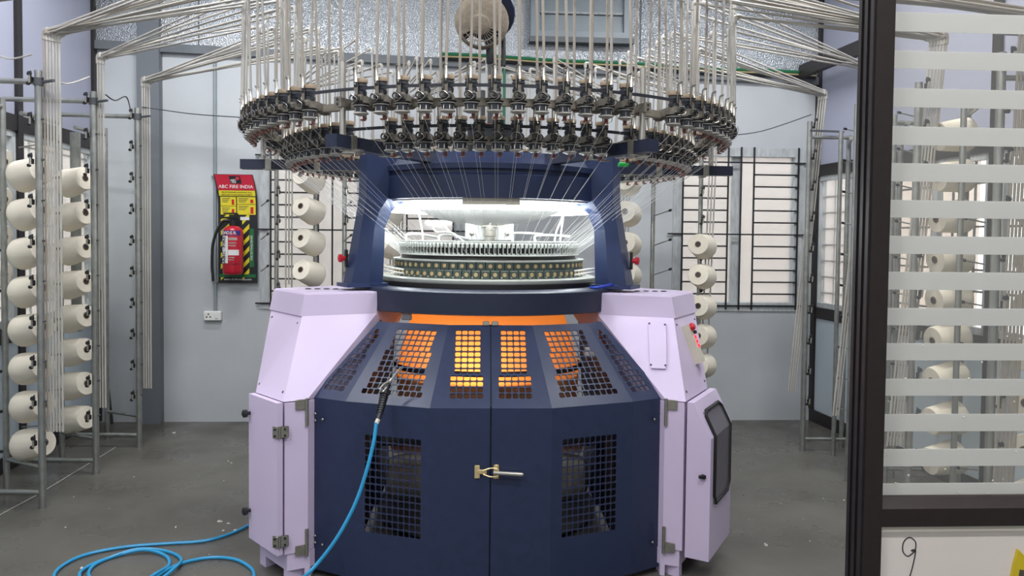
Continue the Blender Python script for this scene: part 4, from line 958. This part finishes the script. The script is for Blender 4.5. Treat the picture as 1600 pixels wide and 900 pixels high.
# ------------------------------------------------------------------ things on the back wall
# fire notice board
s0, z1 = onback(343, 273); s1, z0 = onback(404, 442)
bwid, bh = s1 - s0, z1 - z0; bc = bw((s0 + s1) / 2, z0, 0.03)
def zf(py): return onback(372, py)[1] - z0
BD = thing('fire_notice_board', 'tall red, yellow and black fire notice board on the back wall', 'sign', bc, WYAW)
def bcurve(z): k = max(0, (z / bh - 0.72) / 0.28); return -0.03 * k * k, -0.025 * k * k
mb = MB(); rows = 14; vs = []
ringsf = []
for i in range(rows + 1):
    z = bh * i / rows; dx, dy = bcurve(z)
    ringsf.append([(-bwid / 2 + dx, dy - 0.006, z), (bwid / 2 + dx, dy - 0.006, z), (bwid / 2 + dx, dy, z), (-bwid / 2 + dx, dy, z)])
mb.loft(ringsf); mb.build('board', M['boardblk'], BD)
def bpatch(name, x0, x1, za, zb_, m, d=0.0075, n=4, parent=None):
    mb = MB(); rg = []
    for i in range(n + 1):
        z = za + (zb_ - za) * i / n; dx, dy = bcurve(z)
        rg.append([(x0 + dx, dy - d, z), (x1 + dx, dy - d, z), (x1 + dx, dy - 0.005, z), (x0 + dx, dy - 0.005, z)])
    mb.loft(rg); return mb.build(name, M[m], parent or BD)
hw = bwid / 2
bpatch('red_header', -hw + 0.008, hw - 0.006, zf(298), zf(274), 'boardred')
bpatch('yellow_band', -hw + 0.012, hw - 0.01, zf(306.5), zf(298.3), 'boardyel')
for (x0, x1, pa, pb_) in ((-hw + 0.02, -0.012, 322, 308), (-0.004, hw - 0.012, 319, 308), (-hw + 0.02, -0.012, 335.5, 322.8), (-0.004, hw - 0.012, 335.5, 319.8)):
    p_ = bpatch('instruction_panel', x0, x1, zf(pa), zf(pb_), 'boardyel')
    for k in range(3):
        zz = zf(pb_ + 2.5 + 2.6 * k); bpatch('small_print', x0 + 0.012, x0 + (x1 - x0) * (0.62 - 0.08 * k), zz - 0.003, zz + 0.002, 'greyblk', 0.0082, 1)
    bpatch('pictogram', x0 + (x1 - x0) * 0.72, x0 + (x1 - x0) * 0.88, zf(pa - 1.5), zf(pb_ + 4), 'redbright', 0.0082, 1)
dx, dy = bcurve(zf(280))
bpatch('logo_panel', -0.035, 0.05, zf(287.5), zf(276), 'boardblk', 0.0085, 2)
mb = MB(); mb.lathe([(0.016, 0), (0.014, 0.002)], 14, (0.026 + dx, dy - 0.009, zf(279.5)), align((0, -1, 0))); mb.build('logo_flame', M['boardred'], BD)
def btext(body, size, x, py, m, dz=0.0095, rot=0):
    z = zf(py); dx, dy = bcurve(z); return text('lettering', body, size, Matrix.Translation((x + dx, dy - dz, z)) @ FACE @ Matrix.Rotation(rot, 4, 'Z'), M[m], BD)
btext('ABC', 0.024, -0.008, 282.5, 'paper'); btext('FIRE', 0.020, -0.008, 285.8, 'paper')
btext('ABC FIRE INDIA', 0.038, 0.0, 292.5, 'paper')
btext('FIRE EXTINGUISHER IS IMPORTANT TOOL', 0.0125, 0, 301, 'ink'); btext('KNOW HOW TO USE IT BEFORE YOU NEED IT', 0.0115, 0, 304.6, 'ink')
for side_ in (-1, 1):
    for k in range(7):      # hazard stripes
        zc = zf(432) + k * 0.088
        if zc > zf(343): continue
        xa, xb = (-hw + 0.02, -hw + 0.085) if side_ < 0 else (0.035, 0.09)
        mb = MB(); mb.loft([[(xa, -d, zc - 0.03), (xb, -d, zc + 0.03), (xb, -d, zc + 0.068), (xa, -d, zc + 0.008)] for d in (0.0075, 0.005)]); mb.build('hazard_stripe', M['boardyel'], BD)
bpatch('green_strip', 0.092, 0.125, zf(417), zf(357), 'boardgrn', 0.0085, 1)
text('lettering', 'FIRE EXTINGUISHER', 0.022, Matrix.Translation((0.108, -0.0092, zf(387))) @ FACE @ Matrix.Rotation(PI / 2, 4, 'Z'), M['paper'], BD)
bpatch('green_footer', -hw + 0.01, hw - 0.01, zf(433), zf(428), 'boardgrn', 0.0085, 1)
btext('www.abcfireindia.com', 0.024, 0.0, 436, 'paper', 0.0085)
bpatch('white_label', 0.02, 0.09, zf(344), zf(339), 'paper', 0.0085, 1)
# extinguisher
es, ez0 = onback(371, 428); _, ez1 = onback(371, 353)
ep = bw(es, ez0, 0.115); EH = ez1 - ez0
EX = thing('fire_extinguisher', 'red dry powder fire extinguisher hanging in front of the notice board', 'extinguisher', ep, WYAW)
er = 0.077
mb = MB(); mb.lathe([(er * 0.75, 0.0), (er * 0.95, 0.012), (er, 0.03), (er, EH - 0.06), (er * 0.9, EH - 0.025), (er * 0.55, EH - 0.005), (0.022, EH)], 28); mb.build('cylinder_body', M['extred'], EX)
mb = MB(); mb.lathe([(0.024, EH - 0.004), (0.024, EH + 0.03), (0.016, EH + 0.035), (0.016, EH + 0.06)], 14); mb.bevbox((-0.02, -0.01, EH + 0.062), (0.13, 0.022, 0.014), 0.004); mb.bevbox((-0.015, -0.01, EH + 0.095), (0.11, 0.02, 0.012), 0.004); mb.bevbox((0.03, -0.01, EH + 0.08), (0.03, 0.02, 0.03), 0.004); mb.build('valve_handle', M['black'], EX)
mb = MB(); mb.path(smooth_path([(-0.02, -0.02, EH + 0.04), (-0.07, -0.03, EH + 0.03), (-0.115, -0.03, EH - 0.05), (-0.145, -0.03, EH - 0.16), (-0.15, -0.03, EH - 0.32), (-0.145, -0.03, 0.0), (-0.142, -0.03, -0.05)]), 0.011, 10); mb.build('discharge_hose', M['black'], EX)
def epatch(name, a0, a1, za, zb_, m, d=0.0012):
    mb = MB(); n = 8; rg = []
    for rr in (er - 0.002, er + d): rg.append([(rr * math.sin(rad(a0 + (a1 - a0) * k / n)), -rr * math.cos(rad(a0 + (a1 - a0) * k / n)), za) for k in range(n + 1)] + [(rr * math.sin(rad(a1 - (a1 - a0) * k / n)), -rr * math.cos(rad(a1 - (a1 - a0) * k / n)), zb_) for k in range(n + 1)])
    mb.loft(rg); return mb.build(name, M[m], EX)
ek = lambda py: (428 - py) / (428 - 353.0) * EH
epatch('blue_label', -75, 62, ek(368), ek(360.5), 'blue'); epatch('white_label', -62, -12, ek(410), ek(368.5), 'paper'); epatch('service_label', -10, 50, ek(398), ek(389.5), 'paper'); epatch('dark_band', -75, 62, ek(412), ek(410.5), 'boardblk')
for k, (pa, pb_) in enumerate(((375, 371), (380, 378.5), (384, 382.5), (402, 400.5), (405.5, 404))): epatch('small_print', -8, 40 - 5 * k, ek(pa), ek(pb_), 'disc')
def etext(body, size, ang, z, m, rot=0):
    a = rad(ang); rr = er + 0.003
    return text('lettering', body, size, Matrix.Translation((rr * math.sin(a), -rr * math.cos(a), z)) @ Matrix.Rotation(a, 4, 'Z') @ FACE @ Matrix.Rotation(rot, 4, 'Z'), M[m], EX)
for k, ch in enumerate('POWDER'): etext(ch, 0.036, -62 + 17.5 * k, ek(364.2), 'paper')
etext('ABC  FIRE', 0.048, -37, ek(389.5), 'ink', PI / 2)
mb = MB(); mb.bevbox((0, 0.06, EH - 0.03), (0.05, 0.07, 0.02), 0.003); mb.build('wall_bracket', M['rubber'], EX)
# conduit and socket
cs = onback(337, 300)[0]; zz0, zz1 = onback(337, 486)[1], 2.98
mb = MB(); mb.tube(bw(cs, zz0, 0.014), bw(cs, zz1, 0.014), 0.013, 10); CD = mb.build('conduit', M['slat'], None, origin=bw(cs, zz0, 0)); tag(CD, 'thin grey conduit running down the back wall to the socket', 'conduit')
for py in (276, 440):
    z = onback(337, py)[1]; mb = MB(); mb.box(bw(cs, z, 0.014) - bw(cs, zz0, 0), (0.05, 0.03, 0.012), WYAW); mb.build('saddle_clip', M['steel'], CD)
ss, sz = onback(334, 493)
SK = thing('wall_socket', 'small white switch socket box at the foot of the conduit', 'socket', bw(ss, sz, 0), WYAW)
mb = MB(); mb.bevbox((0, -0.02, 0), (0.135, 0.04, 0.075), 0.006); mb.build('box', M['white'], SK)
for x, z in ((-0.028, 0.014), (-0.042, -0.008), (-0.014, -0.008)):
    mb = MB(); mb.lathe([(0.006, 0), (0.006, 0.001)], 8, (x, -0.0405, z), align((0, -1, 0))); mb.build('socket_hole', M['black'], SK)
mb = MB(); mb.bevbox((0.035, -0.042, 0), (0.026, 0.008, 0.04), 0.003); mb.build('switch', M['paper'], SK)
# louvred exhaust
la, lb = onback(828, 30)[0], onback(985, 30)[0]; lz0 = onback(900, 66)[1]; lz1 = lz0 + 0.85
LV = thing('louvre_vent', 'grey louvred exhaust vent high on the foil-clad back wall', 'vent', bw((la + lb) / 2, lz0, 0.02), WYAW)
lw = lb - la; mb = MB()
for c, d in (((-lw / 2 + 0.035, -0.04, 0.425), (0.07, 0.08, 0.85)), ((lw / 2 - 0.035, -0.04, 0.425), (0.07, 0.08, 0.85)), ((0, -0.04, 0.03), (lw - 0.14, 0.08, 0.06)), ((0, -0.04, 0.82), (lw - 0.14, 0.08, 0.06))): mb.box(c, d)
mb.build('frame', M['slat'], LV)
mb = MB(); mb.box((0, -0.008, 0.425), (lw - 0.14, 0.01, 0.74)); mb.build('backing_plate', M['trim'], LV)
for k in range(5):
    mb = MB(); mb.box((0, -0.035, 0.135 + 0.155 * k), (lw - 0.141, 0.012, 0.165), mtx=Matrix.Rotation(-0.16, 3, 'X')); sl = mb.build('slat', M['slat'], LV)
    mb = MB(); mb.tube((-lw / 2 + 0.08, -0.05, 0.058 + 0.155 * k + 0.155), (lw / 2 - 0.08, -0.05, 0.058 + 0.155 * k + 0.155), 0.009, 6); mb.build('slat_lip', M['film'], sl)
mb = MB(); wbox(mb, la - 0.01, lb + 0.01, lz0 - 0.03, lz0 + 0.012, 0.02, 0.12); o = mb.build('vent_sill', M['trim']); tag(o, 'narrow dusty sill under the louvred vent', 'sill')
# green cable bundle and dark pipe along the beam
ga, gb = onback(690, 88), onback(1330, 118)
def cablepts(off, sag): return [bw(ga[0] + (SR - 0.05 - ga[0]) * k / 12, trimz(ga[0] + (SR - 0.05 - ga[0]) * k / 12) + off + sag * math.sin(k * 1.3), 0.07) for k in range(13)]
for k, (off, r, mm, lb_) in enumerate(((0.035, 0.014, 'green', 'thick green cable along the beam under the vent'), (0.015, 0.008, 'brass', 'thin yellow cable along the beam under the vent'), (0.0, 0.012, 'black', 'black cable lowest along the beam under the vent'))):
    mb = MB(); mb.path(smooth_path(cablepts(off, 0.004)), r, 8); tag(mb.build('cable', M[mm]), lb_, 'cable')
gs = onback(787, 190)[0]; mb = MB(); mb.tube(bw(gs, trimz(gs) + 0.02, 0.05), bw(gs, 1.9, 0.05), 0.012, 8); tag(mb.build('cable', M['green']), 'green cable hanging straight down behind the feeders', 'cable')
# thin wires between creel and wall
def wire(pts, label, r=0.0035, m='rubber'):
    mb = MB(); mb.path(smooth_path(pts, 5), r, 6); return tag(mb.build('wire', M[m]), label, 'wire')
wire([at(222, 167, 5.35), at(300, 178, 5.3), at(388, 184, 4.4)], 'thin wire from the far left post to the feeder ring')
wire([at(1128, 212, 4.4), at(1190, 205, 5.0), at(1268, 179, 5.5)], 'thin wire from the feeder ring to the far right post')
wire([at(-10, 82, 4.12), at(15, 92, 4.12), at(50, 85, 4.1)], 'thin wire sagging to the near left post', 0.0045, 'tube')
wire([at(78, 122, 4.2), at(105, 131, 4.5), at(140, 120, 4.7)], 'thin wire sagging between the near and middle left posts', 0.0045, 'tube')
wire([at(165, 148, 4.75), at(180, 157, 5.0), at(198, 152, 5.3), at(206, 185, 5.32)], 'thin wire sagging between the middle and far left posts', 0.0045, 'rubber')
wire([at(262, 46, 5.6), at(270, 65, 5.6), at(285, 46, 5.5), at(320, 52, 5.2), at(398, 42, 4.5)], 'loose pale wire hanging under the top left tubes', 0.005, 'tube')
# black bars leaning in the left corner
mb = MB(); mb.tube(at(155, 662, 5.9) * 1 + Vector((0, 0, 0.02)), at(155, 452, 5.93), 0.022, 8); tag(mb.build('iron_bar', M['iron']), 'thick black bar standing upright in the left corner', 'bar')
mb = MB(); p = fl(175, 664); mb.tube(p + Vector((0, 0, 0.008)), at(158, 508, 5.95), 0.011, 6); tag(mb.build('iron_bar', M['iron']), 'thin black bar leaning in the left corner', 'bar')
# dark diagonal brace in the far right corner
mb = MB(); mb.box(Vector((2.40, 5.78, 2.86)), (0.05, 1.0, 0.10), 0.14); tag(mb.build('brace', M['alu'], None), 'dark brace high in the far right corner', 'brace')

# ------------------------------------------------------------------ air gun and blue hose
AG = thing('air_gun', 'black air blow gun with blue hose hanging on the left guard grille', 'air gun', (0, 0, 0))
tip, n1, n2_, g0, g1, g2 = at(626, 574, 3.20), at(612, 592, 3.185), at(606, 600, 3.17), at(603, 607, 3.155), at(597, 633, 3.10), at(591, 655, 3.06)
mb = MB(); mb.tube(tip, n1, 0.0025, 8, r1=0.004); mb.tube(n1, n2_, 0.006, 8); mb.build('nozzle', M['chrome'], AG)
mb = MB(); mb.path([n2_, g0, g0.lerp(g1, 0.5), g1, g2], 0.015, 10, r1=0.010)
for k in range(9):
    p = g0.lerp(g2, 0.2 + 0.075 * k); mb.torus(p, 0.0165 - 0.0005 * k, 0.0028, 12, 5, align(g2 - g0))
mb.build('grip', M['black'], AG)
mb = MB(); mb.path(smooth_path([at(608, 596, 3.16), at(600, 600, 3.13), at(594, 608, 3.10), at(598, 612, 3.11), at(604, 605, 3.14)]), 0.0035, 6); mb.build('trigger', M['chrome'], AG)
mb = MB(); mb.tube(g2, at(588, 662, 3.05), 0.009, 10); mb.build('hose_ferrule', M['beige'], AG)
hp = [at(588, 660, 3.05), at(584, 690, 3.03), at(573, 735, 3.01), at(556, 785, 2.99), at(530, 835, 2.97), at(500, 876, 2.96), at(470, 905, 2.955)]
ground = [(430, 925), (400, 912), (394, 893), (370, 878), (335, 874), (295, 880), (262, 893), (225, 915), (170, 922), (140, 905), (146, 887), (180, 872), (225, 866), (258, 871), (264, 886), (245, 903), (200, 925), (150, 928), (124, 908), (138, 888), (170, 875), (215, 865), (258, 864), (282, 875), (276, 892), (240, 915), (170, 950), (100, 940), (84, 905), (102, 884), (140, 868), (200, 857), (265, 852), (320, 848), (362, 836), (392, 822), (430, 806), (470, 795)]
for i, g_ in enumerate(ground): p = fl(*g_); hp.append(Vector((p.x, p.y, 0.009 + (0.012 if 11 < i < 27 and i % 3 == 0 else 0))))
mb = MB(); mb.path(smooth_path(hp, 5), 0.0075, 8); mb.build('air_hose', M['hose'], AG)

# ------------------------------------------------------------------ foreground partition with striped glass
pyaw = 0.052; PU = Vector((math.cos(pyaw), math.sin(pyaw), 0)); PN = Vector((PU.y, -PU.x, 0)); PP = Vector((at(1364, 300, 1.55).x, 1.55, 0))
def pw(s, z, d=0.0): p = PP + PU * s + PN * d; return Vector((p.x, p.y, z))
def pbox(mb, s0, s1, z0, z1, d0, d1): return mb.box(pw((s0 + s1) / 2, (z0 + z1) / 2, (d0 + d1) / 2), (s1 - s0, d1 - d0, z1 - z0), pyaw)
def zp(px, py, d=0.0):
    r_ = ray(px, py); p0 = PP + PN * d; t = (p0 - Vector((0, 0, EYE))).dot(PN) / r_.dot(PN); return EYE + r_.z * t
PT = thing('glass_partition', 'dark framed partition with white striped glass at the right foreground', 'partition', PP)
off = lambda mb: mb
def pbuild(mb, name, m, parent=PT): return mb.build(name, M[m] if isinstance(m, str) else m, parent, origin=PP, loc=(0, 0, 0) if parent is not PT else (0, 0, 0))
mb = MB(); pbox(mb, 0.0, 0.037, 0, 3.2, -0.066, 0.0); 
PO = pbuild(mb, 'frame_post', 'alu_b')
for dd in (-0.060, -0.036, -0.012):
    mb = MB(); pbox(mb, -0.0045, 0.001, 0, 3.2, dd - 0.006, dd + 0.006); pbuild(mb, 'frame_rib', 'alu', PO)
zr1, zr0, zr2 = zp(1450, 781), zp(1450, 823), zp(1450, 795)
WIDE = 0.85
mb = MB(); mb.loft([[pw(s, z, d) for z, d in ((zr0, 0.0), (zr2, 0.0), (zr1, -0.018), (zr1, -0.05), (zr0, -0.05))] for s in (0.036, WIDE)]); pbuild(mb, 'sill_rail', 'alu_b')
mb = MB(); pbox(mb, 0.036, WIDE, zr0 - 0.012, zr0, -0.02, -0.004); pbuild(mb, 'glazing_bead', 'beige')
mb = MB(); pbox(mb, 0.036, WIDE, 0.0, zr0 - 0.006, -0.04, -0.012); PNL = pbuild(mb, 'lower_panel', mat('cream_laminate', 'f0e4da', 0.4, var=0.03, scale=2))
mb = MB(); pbox(mb, 0.030, WIDE, zr1, 3.2, -0.036, -0.031); GL = pbuild(mb, 'glass_pane', 'clear')
sy = [(20, 50), (80, 108), (138.5, 168), (198, 227), (255.5, 284), (313, 340.5), (369, 397), (425, 453), (481.5, 508.5), (536.5, 563), (592, 618.5), (647, 674), (701.5, 728.5), (755, 780)]
ps = [(zp(1450, b2, -0.03), zp(1450, a, -0.03)) for a, b2 in sy]
pz = ps[0][0]
for k in range(1, 12): ps.append((pz + 0.0735 * k, pz + 0.0735 * k + 0.037))
for z0_, z1_ in ps:
    if z0_ > 3.1: continue
    mb = MB(); pbox(mb, 0.038, WIDE, z0_, z1_, -0.031, -0.0302); pbuild(mb, 'frosted_stripe', 'frost', GL)
# dust specks on the sill side of the glass
for k in range(26):
    s_ = random.uniform(0.06, 0.4); z_ = zr1 + random.random() ** 2 * 0.35; mb = MB(); a = random.random() * 6
    rr = random.uniform(0.0012, 0.0028); mb.lathe([(rr, 0), (rr * 0.6, 0.001)], 6, pw(s_, z_, -0.0298), align(PN)); pbuild(mb, 'lint_speck', 'lint', GL)
# the hand-drawn figure 9
def p9(px, py):
    r_ = ray(px, py); p0 = PP - PN * 0.0115; t = (p0 - Vector((0, 0, EYE))).dot(PN) / r_.dot(PN); return Vector((0, 0, EYE)) + r_ * t
stroke = [(1430, 861), (1424, 866), (1418, 869), (1411, 862), (1411, 850), (1416, 842), (1423, 840), (1430, 846), (1431, 854), (1429, 861), (1424, 860), (1430, 859), (1430, 866), (1426, 885), (1421, 903), (1418, 915)]
mb = MB(); mb.path(smooth_path([p9(*s_) for s_ in stroke], 5), 0.0011, 6); pbuild(mb, 'handwritten_nine', 'ink', PNL)
# yellow packet standing below the panel edge at the right
mb = MB()
yp = [(1588, 857), (1600, 869), (1630, 880), (1640, 960), (1570, 960), (1577, 905), (1582, 880)]
mb.loft([[p9(*q_) + PN * d for q_ in yp] for d in (0.006, 0.0)]); o = mb.build('yellow_packet', M['yellow'], None, origin=p9(1600, 900)); tag(o, 'yellow packet corner against the white panel at the bottom right', 'packet')
mb = MB(); yq = [(1590, 888), (1625, 892), (1630, 960), (1578, 960)]; mb.loft([[p9(*q_) + PN * d - p9(1600, 900) for q_ in yq] for d in (0.0068, 0.006)]); mb.build('print_patch', M['greyblk'], o)

# ------------------------------------------------------------------ lint scraps on the floor
def tuft(px, py, size, n_):
    p = fl(px, py); mb = MB()
    k = 9
    for q in range(n_):
        c = Vector((random.uniform(-1, 1) * size * 0.7, random.uniform(-1, 1) * size * 0.5, 0)); s_ = size * random.uniform(0.4, 0.8)
        rim = [c + Vector((s_ * random.uniform(0.5, 1.1) * math.cos(2 * PI * i / k), s_ * random.uniform(0.4, 0.9) * math.sin(2 * PI * i / k), 0.0005)) for i in range(k)]
        top = [c + (r_ - c) * 0.6 + Vector((0, 0, size * random.uniform(0.25, 0.45))) for r_ in rim]
        mb.loft([rim, top], smooth=True)
    return mb.build('lint_tuft', M['lint'], None, loc=p)
for px, py, s_, n_ in [(343, 815, 0.018, 4), (357, 818, 0.010, 2), (366, 829, 0.014, 3), (348, 829, 0.008, 2), (382, 824, 0.010, 2), (273, 824, 0.012, 2), (112, 875, 0.012, 2), (127, 888, 0.012, 2), (190, 868, 0.009, 2), (326, 867, 0.008, 1), (362, 724, 0.012, 2), (356, 721, 0.010, 1), (310, 744, 0.007, 1), (350, 751, 0.007, 1), (171, 795, 0.007, 1), (220, 699, 0.022, 2), (272, 677, 0.02, 2), (115, 777, 0.008, 1), (208, 745, 0.007, 1), (300, 830, 0.005, 1), (102, 824, 0.008, 1), (1220, 787, 0.008, 1), (1285, 779, 0.010, 1), (1320, 782, 0.010, 1), (1255, 811, 0.007, 1), (1267, 846, 0.008, 1), (1195, 852, 0.022, 2), (1305, 846, 0.006, 1), (1171, 812, 0.006, 1), (1157, 735, 0.008, 1)]:
    tag(tuft(px, py, s_, n_), 'small white lint tuft lying on the %s' % ('floor left of the machine' if px < 600 else 'floor right of the machine'), 'lint', 'lint on the floor, ' + ('left' if px < 600 else 'right'))
mb = MB(); mb.path([fl(-5, 808) + Vector((0, 0, .003)), fl(60, 773) + Vector((0, 0, .003)), fl(180, 700) + Vector((0, 0, .003))], 0.0035, 5); tag(mb.build('thread_line', M['tube']), 'thin pale cord lying straight across the floor under the left creel', 'cord')
